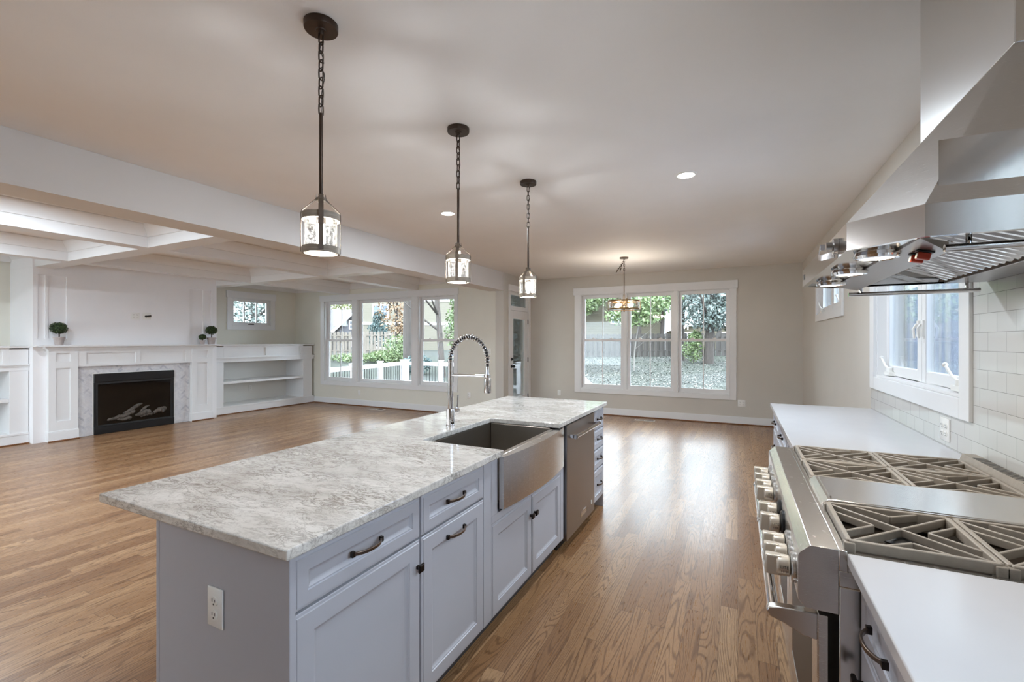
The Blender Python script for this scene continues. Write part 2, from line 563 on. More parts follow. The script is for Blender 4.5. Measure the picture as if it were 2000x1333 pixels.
        if bevel:
            b = ob.modifiers.new('bevel', 'BEVEL')
            b.width = bevel; b.segments = segs; b.limit_method = 'ANGLE'; b.angle_limit = math.radians(40)
        return ob

def tag(o, label, cat, group=None):
    o['label'] = label; o['category'] = cat
    if group:
        o['group'] = group
    return o
def thing(name, loc, label, cat, group=None):
    o = bpy.data.objects.new(name, None)
    o.empty_display_size = 0.1
    COL.objects.link(o); o.location = loc
    ORG[o.name] = Vector(loc)
    return tag(o, label, cat, group)
def sroot(name, loc):
    o = bpy.data.objects.new(name, None)
    o.empty_display_size = 0.1
    COL.objects.link(o); o.location = loc; o['kind'] = 'structure'
    ORG[o.name] = Vector(loc)
    return o
def struct(name, mb, mat, **kw):
    o = mb.build(name, mat, **kw); o['kind'] = 'structure'
    return o
def dup(root, delta, label, cat=None, group=None, turn=0.0):
    def cp(o, par):
        c = o.copy(); COL.objects.link(c)
        if par is not None:
            c.parent = par
        for ch in list(o.children):
            cp(ch, c)
        return c
    r = cp(root, None)
    r.location = Vector(root.location)+Vector(delta)
    r.rotation_euler = (0, 0, math.radians(turn))
    ORG[r.name] = Vector(r.location)
    r['label'] = label
    if group:
        r['group'] = group
    return r

# plane mappers: (along, depth-out-of-the-room, z)
def PY(y0, sgn=1):
    return lambda a, d, z: (a, y0+sgn*d, z)
def PX(x0, sgn=1):
    return lambda a, d, z: (x0+sgn*d, a, z)

# ------------------------------------------------------------------ room shell
CZ = 2.743            # ceiling height
HX0, HX1, HZ = -4.26, -3.95, 2.40      # dropped header between kitchen and living room
RX = 0.955            # right wall
NY = 8.82             # nook back wall
LY = 7.60             # living room back wall
LX = -9.67            # fireplace wall
BY = -3.2             # rear wall behind the camera

def wall(name, P, a0, a1, z0, z1, holes, t=0.17, mat=None):
    A = sorted({a0, a1, *[h[0] for h in holes], *[h[1] for h in holes]})
    Z = sorted({z0, z1, *[h[2] for h in holes], *[h[3] for h in holes]})
    mb = MB()
    for i in range(len(A)-1):
        for j in range(len(Z)-1):
            ca, cz = (A[i]+A[i+1])/2, (Z[j]+Z[j+1])/2
            if any(h[0] < ca < h[1] and h[2] < cz < h[3] for h in holes):
                continue
            mb.pbox(P, A[i], A[i+1], 0, t, Z[j], Z[j+1])
    return struct(name, mb, mat or M['wall'], smooth=0)

struct('floor', MB().box(LX-.2, RX+.2, BY-.2, NY+.2, -0.12, 0.0), M['floor'], loc=(0, 0, 0), smooth=0)
struct('ceiling', MB().box(LX-.2, RX+.2, BY-.2, NY+.2, CZ, CZ+.12), M['ceil'], smooth=0)

LWIN = [(-8.667, -7.792), (-7.64, -6.109), (-5.939, -5.047)]
LZ0, LZ1 = 0.522, 2.372
NWIN = [(-2.822, -1.974), (-1.912, -1.05), (-0.985, -0.124)]
NZ0, NZ1 = 0.502, 2.372
KWIN = (2.862, 4.366, 1.178, 2.30)
SWIN = (5.683, 7.214, 1.795, 2.36)
AWIN = (6.035, 6.93, 1.79, 2.38)
DOOR = (7.86, 8.73, 0.0, 2.42)
FILL_RWIN = [(-9.3, -4.6)]  # unseen rear opening, added to throw daylight into the living room
KWIN2 = (-0.286, 1.218, 1.178, 2.30)

wall('wall_back', PY(NY), HX1-.17, RX+.17, 0, CZ, [(-2.822, -0.124, NZ0, NZ1)])
wall('wall_living_back', PY(LY), LX-.17, HX1-.172, 0, CZ, [(a, b, LZ0, LZ1) for a, b in LWIN], mat=M['livwall_bright'])
wall('wall_nook_left', PX(HX1, -1), LY, NY, 0, CZ, [DOOR])
wall('wall_right', PX(RX), BY-.17, NY, 0, CZ, [KWIN, SWIN, KWIN2])
wall('wall_left', PX(LX, -1), BY-.17, LY, 0, CZ, [AWIN, (0.9, 1.9, 1.79, 2.38)], mat=M['livwall_bright'])
wall('wall_rear', PY(BY, -1), LX, RX, 0, CZ, [(a, b, 0.25, 2.45) for a, b in FILL_RWIN])
struct('trim_1', MB().box(HX0, HX1, BY, LY-.002, HZ, CZ-.001), pm('header_paint', srgb(216, 213, 209), 0.6, var=0.012), smooth=0)

# coffered ceiling of the living room: one grid of beams with crown in every cell
bz = 2.50
XB = [(-6.13, -5.93), (-8.05, -7.87)]
YB = [(0.26, 0.47), (2.76, 2.97), (5.26, 5.46)]
mb = MB()
for a, b in XB:
    mb.box(a, b, BY, LY-.002, bz, CZ-.001)
xs = [LX+.03] + [c for p in sorted(XB) for c in p] + [HX0]
for y0, y1 in YB:
    for i in range(0, len(xs), 2):
        mb.box(xs[i], xs[i+1], y0, y1, bz, CZ-.001)
struct('ceiling_coffer_beams', mb, M['white'], smooth=0)
ys = [BY] + [c for p in YB for c in p] + [LY]
mb = MB()
for i in range(0, len(xs), 2):
    for j in range(0, len(ys), 2):
        a0, a1, b0, b1 = xs[i], xs[i+1], ys[j], ys[j+1]
        prof = [(0.001, CZ-.13), (0.012, CZ-.125), (0.016, CZ-.105), (0.055, CZ-.05), (0.075, CZ-.03), (0.08, CZ-.012), (0.09, CZ-.003)]
        rings = [[(a0+k, b0+k, z), (a1-k, b0+k, z), (a1-k, b1-k, z), (a0+k, b1-k, z)] for k, z in prof]
        v = [p for r in rings for p in r]; f = []
        for k in range(len(rings)-1):
            for q in range(4):
                f.append((4*k+q, 4*k+(q+1) % 4, 4*k+4+(q+1) % 4, 4*k+4+q))
        mb.add(v, f)
struct('ceiling_crown', mb, M['white'])

# baseboards with stained shoe moulding
def baseboard(name, P, a0, a1):
    r = MB()
    r.pbox(P, a0, a1, -0.016, -.0005, 0.0, 0.125)
    r.pbox(P, a0, a1, -0.011, -.0005, 0.125, 0.138)
    o = struct(name, r, M['white'])
    s2 = MB().pbox(P, a0, a1, -0.032, -0.0162, 0.0, 0.02)
    s2.build('shoe_moulding', M['shoe'], o, bevel=0.006)
    return o
baseboard('baseboard_back', PY(NY), HX1, RX)
baseboard('baseboard_living', PY(LY), -9.0, HX1-.0)
baseboard('baseboard_nook', PX(HX1, -1), LY-.0, 7.80)
baseboard('baseboard_right', PX(RX), 4.50, NY-.033)

# chimney breast
CHX, CH0, CH1 = -8.89, 2.74, 5.26
mb = MB()
P = PX(CHX, -1)
pan = [(2.79, 2.868, 1.48, 2.40), (2.895, 3.10, 1.48, 2.40), (4.79, 5.016, 1.48, 2.40), (5.05, 5.159, 1.48, 2.40)]
A = sorted({CH0, CH1, *[h[0] for h in pan], *[h[1] for h in pan]}); Z = [0, 1.48, 2.40, 2.50-.001]
for i in range(len(A)-1):
    for j in range(3):
        ca = (A[i]+A[i+1])/2
        hole = j == 1 and any(h[0] < ca < h[1] for h in pan)
        mb.pbox(P, A[i], A[i+1], 0.012 if hole else -.006, .78-.0005, Z[j], Z[j+1])
mb.pbox(P, CH0, CH1, .006, .78-.0005, 2.50, CZ-.001)
struct('wall_fireplace', mb, pm('chimney_paint', srgb(240, 239, 240), 0.45, var=0.012), smooth=0)

# ------------------------------------------------------------------ windows
def dh_sashes(root, P, a0, a1, z0, z1, dg, muntin=True):
    zm = 1.462
    fw = 0.05
    for nm, s0, s1, d, fb, ft in (('lower_sash', z0, zm+.028, dg, .075, .045), ('upper_sash', zm-.022, z1, dg+.032, .045, .06)):
        mb = MB()
        mb.pbox(P, a0, a0+fw, d-.016, d+.014, s0, s1)
        mb.pbox(P, a1-fw, a1, d-.016, d+.014, s0, s1)
        mb.pbox(P, a0+fw, a1-fw, d-.016, d+.014, s0, s0+fb)
        mb.pbox(P, a0+fw, a1-fw, d-.016, d+.014, s1-ft, s1)
        sash = mb.build(nm, M['white'], root, bevel=0.003)
        MB().pbox(P, a0+fw-.004, a1-fw+.004, d-.003, d+.003, s0+fb-.004, s1-ft+.004).build('pane', M['glass'], sash, smooth=0)
        if muntin:
            c = (a0+a1)/2
            MB().pbox(P, c-.008, c+.008, d-.006, d+.006, s0+fb, s1-ft).build('muntin', M['white'], sash)
        if nm == 'lower_sash':
            for q in (.28, .72):
                c = a0+(a1-a0)*q
                k = MB().pbox(P, c-.03, c+.03, d-.02, d+.012, s1, s1+.012)
                k.pbox(P, c-.012, c+.02, d-.026, d-.004, s1+.012, s1+.02)
                k.build('sash_lock', M['plate'], sash, bevel=.002)

def window_trim(root, P, a0, a1, z0, z1, wl, wr, wb, headz, ov=0.02, jd=0.14, th=0.02, openings=None):
    """flat craftsman casing, jamb linings and sloping sill"""
    mb = MB()
    mb.pbox(P, a0-wl, a0, -th, -.0004, z0-wb, z1)
    mb.pbox(P, a1, a1+wr, -th, -.0004, z0-wb, z1)
    mb.pbox(P, a0, a1, -th, -.0004, z0-wb, z0)
    ops = openings or [(a0, a1)]
    for (p0, p1), (q0, q1) in zip(ops[:-1], ops[1:]):
        mb.pbox(P, p1, q0, -th, -.0004, z0, z1)
    mb.build('casing', M['white'], root, bevel=0.003)
    MB().pbox(P, a0-wl-ov, a1+wr+ov, -th-.008, -.0004, z1, headz).build('head_casing', M['white'], root, bevel=0.003)
    mb = MB()
    for p0, p1 in ops:
        mb.pbox(P, p0+.0004, p0+.012, -.002, jd, z0, z1)
        mb.pbox(P, p1-.012, p1-.0004, -.002, jd, z0, z1)
        mb.pbox(P, p0+.012, p1-.012, -.002, jd, z1-.012, z1-.0004)
        mb.pbox(P, p0+.012, p1-.012, -.006, jd, z0+.0004, z0+.016)
    mb.build('jamb', M['white'], root, bevel=0.002)

P = PY(LY)
r = sroot('window_1', (-6.87, LY, LZ0))
window_trim(r, P, LWIN[0][0], LWIN[2][1], LZ0, LZ1, .122, .082, .09, 2.508, openings=LWIN)
dh_sashes(r, P, LWIN[0][0]+.014, LWIN[0][1]-.014, LZ0+.016, LZ1-.012, .075)
dh_sashes(r, P, LWIN[2][0]+.014, LWIN[2][1]-.014, LZ0+.016, LZ1-.012, .075)
a0, a1 = LWIN[1][0]+.014, LWIN[1][1]-.014
mb = MB()
mb.pbox(P, a0, a0+.05, .07, .11, LZ0+.016, LZ1-.012)
mb.pbox(P, a1-.05, a1, .07, .11, LZ0+.016, LZ1-.012)
mb.pbox(P, a0+.05, a1-.05, .07, .11, LZ0+.016, LZ0+.08)
mb.pbox(P, a0+.05, a1-.05, .07, .11, LZ1-.07, LZ1-.012)
sash = mb.build('picture_sash', M['white'], r, bevel=0.003)
MB().pbox(P, a0+.046, a1-.046, .087, .093, LZ0+.076, LZ1-.066).build('pane', M['glass'], sash, smooth=0)

P = PY(NY)
r = sroot('window_2', (-1.47, NY, NZ0))
window_trim(r, P, NWIN[0][0], NWIN[2][1], NZ0, NZ1, .135, .105, .08, 2.512, openings=NWIN)
for a, b in NWIN:
    dh_sashes(r, P, a+.012, b-.012, NZ0+.016, NZ1-.012, .05)

def casement(root, P, a0, a1, z0, z1, d, crank=True, fw=.07, side=1):
    mb = MB()
    mb.pbox(P, a0, a0+fw, d-.02, d+.02, z0, z1)
    mb.pbox(P, a1-fw, a1, d-.02, d+.02, z0, z1)
    mb.pbox(P, a0+fw, a1-fw, d-.02, d+.02, z0, z0+fw)
    mb.pbox(P, a0+fw, a1-fw, d-.02, d+.02, z1-fw, z1)
    sash = mb.build('casement_sash', M['white'], root, bevel=0.004)
    MB().pbox(P, a0+fw-.004, a1-fw+.004, d-.003, d+.003, z0+fw-.004, z1-fw+.004).build('pane', M['glass'], sash, smooth=0)
    if crank:
        c = a1-.14 if side > 0 else a0+.16
        k = MB().pbox(P, c-.07, c+.05, d-.055, d-.02, z0+.003, z0+.03)
        k.lathe([(0, 0), (.02, 0), (.018, .03), (0, .032)], P(c-.02, d-.04, z0+.03), 12)
        k.tube([P(c-.02, d-.04, z0+.045), P(c+.03, d-.055, z0+.075), P(c+.095, d-.06, z0+.125)], .007, 8)
        k.ball(P(c+.1, d-.06, z0+.13), .013, 10)
        k.build('crank', M['plate'], sash)
        e = a0+.035 if side > 0 else a1-.035
        k = MB().pbox(P, e-.014, e+.014, d-.032, d-.02, z0+.28, z0+.38)
        k.tube([P(e, d-.034, z0+.36), P(e, d-.05, z0+.33), P(e, d-.045, z0+.27)], .007, 8)
        k.build('sash_latch', M['plate'], sash, bevel=.002)

P = PX(RX)
r = sroot('window_3', (RX, 3.6, KWIN[2]))
window_trim(r, P, KWIN[0], KWIN[1], KWIN[2], KWIN[3],   .108, .117, .095, 2.43, jd=.15, th=.022)
casement(r, P, KWIN[0]+.014, 3.612, KWIN[2]+.018, KWIN[3]-.014, .075, side=-1)
casement(r, P, 3.62, KWIN[1]-.014, KWIN[2]+.018, KWIN[3]-.014, .075, side=1)
r = sroot('window_8', (RX, .466, KWIN2[2]))
window_trim(r, P, KWIN2[0], KWIN2[1], KWIN2[2], KWIN2[3],   .108, .117, .095, 2.43, jd=.15, th=.022)
casement(r, P, KWIN2[0]+.014, .462, KWIN2[2]+.018, KWIN2[3]-.014, .075, side=-1)
casement(r, P, .47, KWIN2[1]-.014, KWIN2[2]+.018, KWIN2[3]-.014, .075, side=1)
r = sroot('window_4', (RX, 6.45, SWIN[2]))
window_trim(r, P, SWIN[0], SWIN[1], SWIN[2], SWIN[3], .11, .09, .09, 2.49, jd=.15, th=.022)
casement(r, P, SWIN[0]+.014, 6.445, SWIN[2]+.018, SWIN[3]-.014, .06, side=-1)
casement(r, P, 6.453, SWIN[1]-.014, SWIN[2]+.018, SWIN[3]-.014, .06, side=1)
P = PX(LX, -1)
r = sroot('window_5', (LX, 6.48, AWIN[2]))
window_trim(r, P, AWIN[0], AWIN[1], AWIN[2], AWIN[3], .1, .115, .095, 2.525, jd=.12)
def awning(r, P, W_):
    a0, a1, z0, z1 = W_[0]+.012, W_[1]-.012, W_[2]+.016, W_[3]-.012
    mb = MB()
    mb.pbox(P, a0, a0+.055, .03, .07, z0, z1); mb.pbox(P, a1-.055, a1, .03, .07, z0, z1)
    mb.pbox(P, a0+.055, a1-.055, .03, .07, z0, z0+.055); mb.pbox(P, a0+.055, a1-.055, .03, .07, z1-.055, z1)
    sash = mb.build('awning_sash', M['white'], r, bevel=.003)
    MB().pbox(P, a0+.05, a1-.05, .047, .053, z0+.05, z1-.05).build('pane', M['glass'], sash, smooth=0)
    for q in (1/3, 2/3):
        c = a0+(a1-a0)*q
        MB().pbox(P, c-.013, c+.013, .035, .065, z0+.055, z1-.055).build('muntin', M['white'], sash)
    c = (a0+a1)/2
    MB().pbox(P, c-.06, c+.06, .0, .03, z0+.002, z0+.022).build('crank', M['slot'], sash, bevel=.004)
awning(r, P, AWIN)
r = sroot('window_6', (LX, 1.4, 1.79))
window_trim(r, P, .9, 1.9, 1.79, 2.38, .1, .1, .095, 2.525, jd=.12)
awning(r, P, (.9, 1.9, 1.79, 2.38))
for i, (a, b) in enumerate(FILL_RWIN):  # added daylight window behind the camera
    P = PY(BY, -1)
    r = sroot('window_%d' % (7+i), ((a+b)/2, BY, .25))
    window_trim(r, P, a, b, .25, 2.45, .1, .1, .09, 2.57)
    mb = MB()
    for x0, x1, z0, z1 in ((a+.012, a+.07, .27, 2.43), (b-.07, b-.012, .27, 2.43), (a+.07, b-.07, .27, .34), (a+.07, b-.07, 2.36, 2.43), ((a+b)/2-.04, (a+b)/2+.04, .34, 2.36)):
        mb.pbox(P, x0, x1, .05, .09, z0, z1)
    sash = mb.build('sash', M['white'], r, bevel=.003)
    MB().pbox(P, a+.06, b-.06, .067, .073, .33, 2.37).build('pane', M['glass'], sash, smooth=0)

# ------------------------------------------------------------------ door to the deck, with transom
P = PX(HX1, -1)
r = sroot('door_1', (HX1, 8.29, 0))
mb = MB()
mb.pbox(P, 7.80, 7.86, -.02, -.0004, 0, 2.42); mb.pbox(P, 8.73, NY-.001, -.02, -.0004, 0, 2.42)
mb.pbox(P, 7.79, NY-.001, -.028, -.0004, 2.42, 2.545)
mb.build('casing', M['white'], r, bevel=.003)
mb = MB()
mb.pbox(P, 7.8604, 7.875, -.002, .14, 0, 2.42); mb.pbox(P, 8.715, 8.7296, -.002, .14, 0, 2.42)
mb.pbox(P, 7.875, 8.715, -.002, .14, 2.405, 2.4196); mb.pbox(P, 7.875, 8.715, -.002, .14, 2.055, 2.10)
mb.pbox(P, 7.875, 8.715, .0, .14, .0, .02)
mb.build('jamb', M['white'], r, bevel=.002)
mb = MB()
mb.pbox(P, 7.877, 7.935, .01, .05, 2.102, 2.403); mb.pbox(P, 8.655, 8.713, .01, .05, 2.102, 2.403)
mb.pbox(P, 7.935, 8.655, .01, .05, 2.102, 2.14); mb.pbox(P, 7.935, 8.655, .01, .05, 2.36, 2.403)
tr = mb.build('transom_sash', M['white'], r, bevel=.003)
MB().pbox(P, 7.93, 8.66, .027, .033, 2.135, 2.365).build('pane', M['glass'], tr, smooth=0)
mb = MB()
mb.pbox(P, 7.878, 8.03, .005, .048, .022, 2.05); mb.pbox(P, 8.56, 8.712, .005, .048, .022, 2.05)
mb.pbox(P, 8.03, 8.56, .005, .048, .022, .33); mb.pbox(P, 8.03, 8.56, .005, .048, 1.89, 2.05)
leaf = mb.build('door_leaf', M['white'], r, bevel=.003)
MB().pbox(P, 8.025, 8.565, .023, .03, .325, 1.895).build('pane', M['glass'], leaf, smooth=0)
k = MB()
k.lathe([(0, 0), (.032, 0), (.032, .008), (.012, .012), (.012, .035), (.026, .042), (.03, .055), (.022, .07), (0, .074)], P(7.95, .005, .955), 18, (1, 0, 0))
k.build('door_knob', M['blackm'], leaf)
k = MB()
k.lathe([(0, 0), (.03, 0), (.03, .012), (.0, .014)], P(7.95, .005, 1.095), 18, (1, 0, 0))
k.pbox(P, 7.944, 7.956, -.03, -.008, 1.075, 1.115)
k.build('deadbolt', M['blackm'], leaf)
for z in (.30, 1.06, 1.85):
    MB().pbox(P, 8.708, 8.722, -.008, .006, z-.05, z+.05).build('hinge', M['blackm'], leaf)

# ------------------------------------------------------------------ electrical plates and registers
def outlet(name, P, a, z, label, cat='outlet', gangs=1, kind='outlet', group=None, w=.07, h=.115):
    w = w+.046*(gangs-1)
    t = thing(name, P(a, 0, z-h/2), label, cat, group)
    MB().loops(P, a-w/2, a+w/2, z-h/2, z+h/2, [(0, -.0006), (0, -.004), (.003, -.006)]).build('cover_plate', M['plate'], t)
    for g in range(gangs):
        c = a+(g-(gangs-1)/2)*.046
        if kind == 'outlet':
            for s in (-1, 1):
                zc = z+s*.02
                pts = [P(c+.0165*math.cos(q)*1.0, -.006, zc+.0145*math.sin(q)) for q in [2*PI*i/16 for i in range(16)]]
                n = Vector(P(0, -1, 0))-Vector(P(0, 0, 0))
                f = MB().prism(pts, n*.0025).build('receptacle', M['plate'], t)
                k = MB()
                k.pbox(P, c-.0075, c-.0052, -.0092, -.0085, zc-.001, zc+.008)
                k.pbox(P, c+.0052, c+.0075, -.0092, -.0085, zc-.001, zc+.007)
                k.lathe([(0, 0), (.0028, 0), (.0028, .0007), (0, .0007)], P(c, -.0085, zc-.008), 8, n)
                k.build('slots', M['slot'], f)
        else:
            MB().pbox(P, c-.011, c+.011, -.011, -.006, z-.03, z+.03).build('rocker', M['plate'], t, bevel=.001)
    return t
outlet('electrical_outlet', PY(LY), -7.58, .285, 'white outlet on living room wall under the three-part window')
outlet('electrical_outlet', PY(LY), -4.71, .385, 'white outlet on living room wall right of the faucet column')
outlet('light_switch', PY(LY), -4.28, 1.25, 'white double switch plate on wall behind the faucet spring', 'light switch', 2, 'switch')
outlet('electrical_outlet', PY(NY), -3.29, .385, 'white outlet between deck door and nook window')
outlet('electrical_outlet', PY(NY), .06, .37, 'white two-gang outlet below right end of the nook window', gangs=2)
outlet('electrical_outlet', PY(.815), -1.378, .665, 'white outlet on the near end panel of the island')
outlet('electrical_outlet', PX(RX-.008), 3.055, 1.0, 'white two-gang outlet on the tile backsplash', gangs=2)
outlet('electrical_outlet', PX(-9.60, -1), 6.40, .42, 'white outlet on the back of the built-in bookcase')
t = outlet('cable_plate', PX(CHX+.006, -1), 3.955, 1.862, 'white outlet plate left of cable plate above the mantel', 'outlet', gangs=2)
t = thing('cable_plate', (CHX+.006, 4.115, 1.81), 'white cable plate with black plug above the mantel', 'cable plate')
P = PX(CHX+.006, -1)
MB().loops(P, 4.058, 4.172, 1.81, 1.925, [(0, -.0006), (0, -.004), (.003, -.006)]).build('cover_plate', M['plate'], t)
MB().cyl(P(4.10, -.006, 1.862), P(4.10, -.02, 1.862), .016, 14).tube([P(4.10, -.02, 1.862), P(4.13, -.05, 1.868), P(4.155, -.055, 1.872)], .012, 8).build('cable_plug', M['black'], t)

def register(x0, x1, y0, y1, label):
    t = thing('floor_register', ((x0+x1)/2, (y0+y1)/2, 0), label, 'floor vent', 'floor registers by the walls')
    mb = MB()
    mb.box(x0, x1, y0, y0+.02, .0004, .006); mb.box(x0, x1, y1-.02, y1, .0004, .006)
    mb.box(x0, x0+.02, y0+.02, y1-.02, .0004, .006); mb.box(x1-.02, x1, y0+.02, y1-.02, .0004, .006)
    c = (x0+x1)/2
    mb.box(c-.008, c+.008, y0+.02, y1-.02, .0004, .006)
    mb.build('frame', M['vent'], t, bevel=.002)
    mb = MB().box(x0+.02, x1-.02, y0+.02, y1-.02, .0003, .001)
    n = 14
    for i in range(n):
        xx = x0+.025+(x1-x0-.05)*i/(n-1)
        mb.box(xx-.003, xx+.003, y0+.02, y1-.02, .001, .004)
    mb.build('louvre', M['ventwood'], t)
register(-1.70, -1.34, 8.44, 8.56, 'white floor register under the nook window')
register(-7.02, -6.66, 7.30, 7.43, 'white floor register under the living room window')

# ------------------------------------------------------------------ fireplace
FX = -8.80     # pilaster face
t = thing('fireplace_surround', (CHX+.07, 4.0, 0), 'white wooden fireplace surround with panelled pilasters and frieze', 'fireplace surround')
def panel_front(mb, P, a0, a1, z0, z1, th, dep=.012, bev=.006):
    mb.loops(P, a0, a1, z0, z1, [(0, th), (bev, -.0), (.0, 0)][:1]+[(0, 0)], cap=False)
Pf = PX(FX, -1)      # depth grows into the wall
back = -(CHX+.0065-FX)
def pilaster(y0, y1):
    mb = MB()
    # shaft with two recessed panels: built as a grid with pockets
    A = [y0, y0+.08, y1-.085, y1]; Z = [.15, .285, 1.055, 1.15, 1.275, 1.315]
    for i in range(3):
        for j in range(5):
            pocket = i == 1 and j in (1, 3)
            mb.pbox(Pf, A[i], A[i+1], .024 if pocket else 0, back, Z[j], Z[j+1])
    p = mb.build('pilaster', M['white'], t, smooth=0)
    mb = MB().pbox(Pf, y0-.008, y1+.008, -.012, back, 0.0005, .14).pbox(Pf, y0-.005, y1+.005, -.006, back, .14, .152)
    mb.build('plinth', M['white'], p, bevel=.003)
    mb = MB().pbox(Pf, y0-.015, y1+.015, -.03, back, 0.0, .0004)
    mb = MB().pbox(Pf, y0-.012, y1+.012, -.03, -.0125, 0.0005, .018)
    mb.build('shoe_moulding', M['shoe'], p, bevel=.005)
    return p
pilaster(2.875, 3.20)
pilaster(4.78, 5.135)
mb = MB()
Pz = PX(FX-.012, -1); bk = back-.012
A = [3.20, 3.30, 3.93, 3.99, 4.68, 4.78]; Z = [1.065, 1.10, 1.27, 1.315]
for i in range(5):
    for j in range(3):
        mb.pbox(Pz, A[i], A[i+1], .022 if (i in (1, 3) and j == 1) else 0, bk, Z[j], Z[j+1])
mb.build('frieze', M['white'], t, smooth=0)
mb = MB()
# crown under the shelf and the shelf itself
prof = [(0.0, 1.315), (.008, 1.32), (.012, 1.333), (.03, 1.35), (.045, 1.358), (.05, 1.366)]
for k in range(len(prof)-1):
    e = prof[k+1][0]
    mb.box(CHX+.0065, FX+e, 2.875-e, 5.135+e, prof[k][1], prof[k+1][1])
mb.build('crown_moulding', M['white'], t, smooth=0)
MB().box(CHX+.0065, FX+.09, 2.715, 5.262, 1.366, 1.39).build('mantel_shelf', M['white'], t, bevel=.004)

# marble herringbone surround
t = thing('tile_surround', (CHX+.02, 4.0, 0), 'marble herringbone tile surround around the black firebox', 'tile surround')
TX = CHX+.012
def herring(y0, y1, z0, z1, seed):
    rr = random.Random(seed)
    bm = bmesh.new()
    w, L = .028, .084
    c, s_ = math.cos(PI/4), math.sin(PI/4)
    n = 60
    for i in range(-n, n):
        for j in range(-n, n):
            # classic herringbone lattice: pairs of L-shaped tiles
            for kind in (0, 1):
                bx, by = (i*w + j*L*0 , 0)
                ox = i*w + j*2*L/2*0
                u0 = (i + 0)*w
                # lattice vectors: (w,w) and (L,-L)
                px_, py_ = i*w + j*L, i*w - j*L
                if kind == 0:
                    q = (px_, py_, px_+L, py_+w)
                else:
                    q = (px_+L, py_+w-L+0.0, px_+L+w, py_+w) if False else (px_, py_+w, px_+w, py_+w+L)
                g = .0012
                cs = [(q[0]+g, q[1]+g), (q[2]-g, q[1]+g), (q[2]-g, q[3]-g), (q[0]+g, q[3]-g)]
                pts = [((a-b)*c, (a+b)*s_) for a, b in cs]
                pts = [(a+(y0+y1)/2, b+(z0+z1)/2) for a, b in pts]
                if all(a < y0 for a, b in pts) or all(a > y1 for a, b in pts) or all(b < z0 for a, b in pts) or all(b > z1 for a, b in pts):
                    continue
                f = bm.faces.new([bm.verts.new((TX+.004, a, b)) for a, b in pts])
                f.material_index = rr.choices((0, 1, 2), (6, 3, .8))[0]
    for co, no in (((TX, y0, 0), (0, -1, 0)), ((TX, y1, 0), (0, 1, 0)), ((TX, 0, z0), (0, 0, -1)), ((TX, 0, z1), (0, 0, 1))):
        g = bm.verts[:]+bm.edges[:]+bm.faces[:]
        bmesh.ops.bisect_plane(bm, geom=g, plane_co=co, plane_no=no, clear_outer=True)
    out = ([tuple(v.co) for v in bm.verts], [tuple(v.index for v in f.verts) for f in bm.faces], [f.material_index for f in bm.faces])
    bm.verts.index_update()
    out = ([tuple(v.co) for v in bm.verts], [tuple(v.index for v in f.verts) for f in bm.faces], [f.material_index for f in bm.faces])
    bm.free()
    return out
FB0, FB1, FBZ = 3.395, 4.53, .955
for nm, (y0, y1, z0, z1) in {'left': (3.211, FB0, .002, 1.062), 'right': (FB1, 4.769, .002, 1.062), 'top': (FB0, FB1, FBZ, 1.062)}.items():
    v, f, mi = herring(y0, y1, z0, z1, nm)
    mb = MB()
    mb.add(v, f); mb.mi = mi; 
    mb.m = 3
    mb.box(CHX+.0065, TX+.003, y0, y1, z0, z1)
    mb.build('herringbone_tile', [M['mar1'], M['mar2'], M['mar3'], M['grout']], t, smooth=0)
mb = MB()
mb.box(TX, TX+.008, FB0, FB0+.012, .001, FBZ-.001).box(TX, TX+.008, FB1-.012, FB1, .001, FBZ-.001).box(TX, TX+.008, FB0+.012, FB1-.012, FBZ-.013, FBZ-.001)
mb.build('edge_trim', M['plate'], t)

t = thing('gas_fireplace', (TX, (FB0+FB1)/2, 0), 'black gas fireplace insert with glass front and ceramic logs', 'fireplace')
g0, g1, gz = FB0+.013, FB1-.013, FBZ-.014
X1 = TX+.02
for ya in (g0, g1-.03):
    MB().box(TX+.0005, X1, ya, ya+.03, .1205, gz-.1305).build('side_frame', M['black'], t, bevel=.003)
MB().box(TX+.0005, X1+.012, g0, g1, gz-.13, gz).build('hood_panel', M['black'], t, bevel=.006)
MB().box(TX+.0005, X1+.008, g0, g1, .001, .12).build('bottom_panel', M['black'], t, bevel=.004)
mb = MB()
for y0, y1, z0, z1 in ((g0+.031, g0+.05, .121, gz-.131), (g1-.05, g1-.031, .121, gz-.131), (g0+.05, g1-.05, gz-.16, gz-.131), (g0+.05, g1-.05, .121, .14)):
    mb.box(TX+.0005, X1-.008, y0, y1, z0, z1)
d = mb.build('glass_frame', M['blackm'], t)
MB().box(TX+.003, TX+.006, g0+.05, g1-.05, .14, gz-.16).build('glass_front', M['fireglass'], d, smooth=0)
mb = MB()   # firebox interior in front of the chimney face is shallow; recess modelled as an open liner box
mb.box(TX-.0055+.006, TX+.0015, g0+.05, g1-.05, .14, gz-.16)
mb.build('liner', M['gaslogback'], t, smooth=0)
lg = [((3.62, .20), (3.95, .30), .035), ((3.78, .27), (4.05, .42), .03), ((3.95, .23), (4.17, .28), .04), ((4.1, .36), (3.98, .22), .022), ((4.2, .24), (4.4, .30), .045), ((3.58, .2), (3.75, .24), .03), ((4.02, .21), (4.2, .24), .034), ((3.7, .19), (3.9, .2), .028), ((4.05, .3), (4.15, .38), .02)]
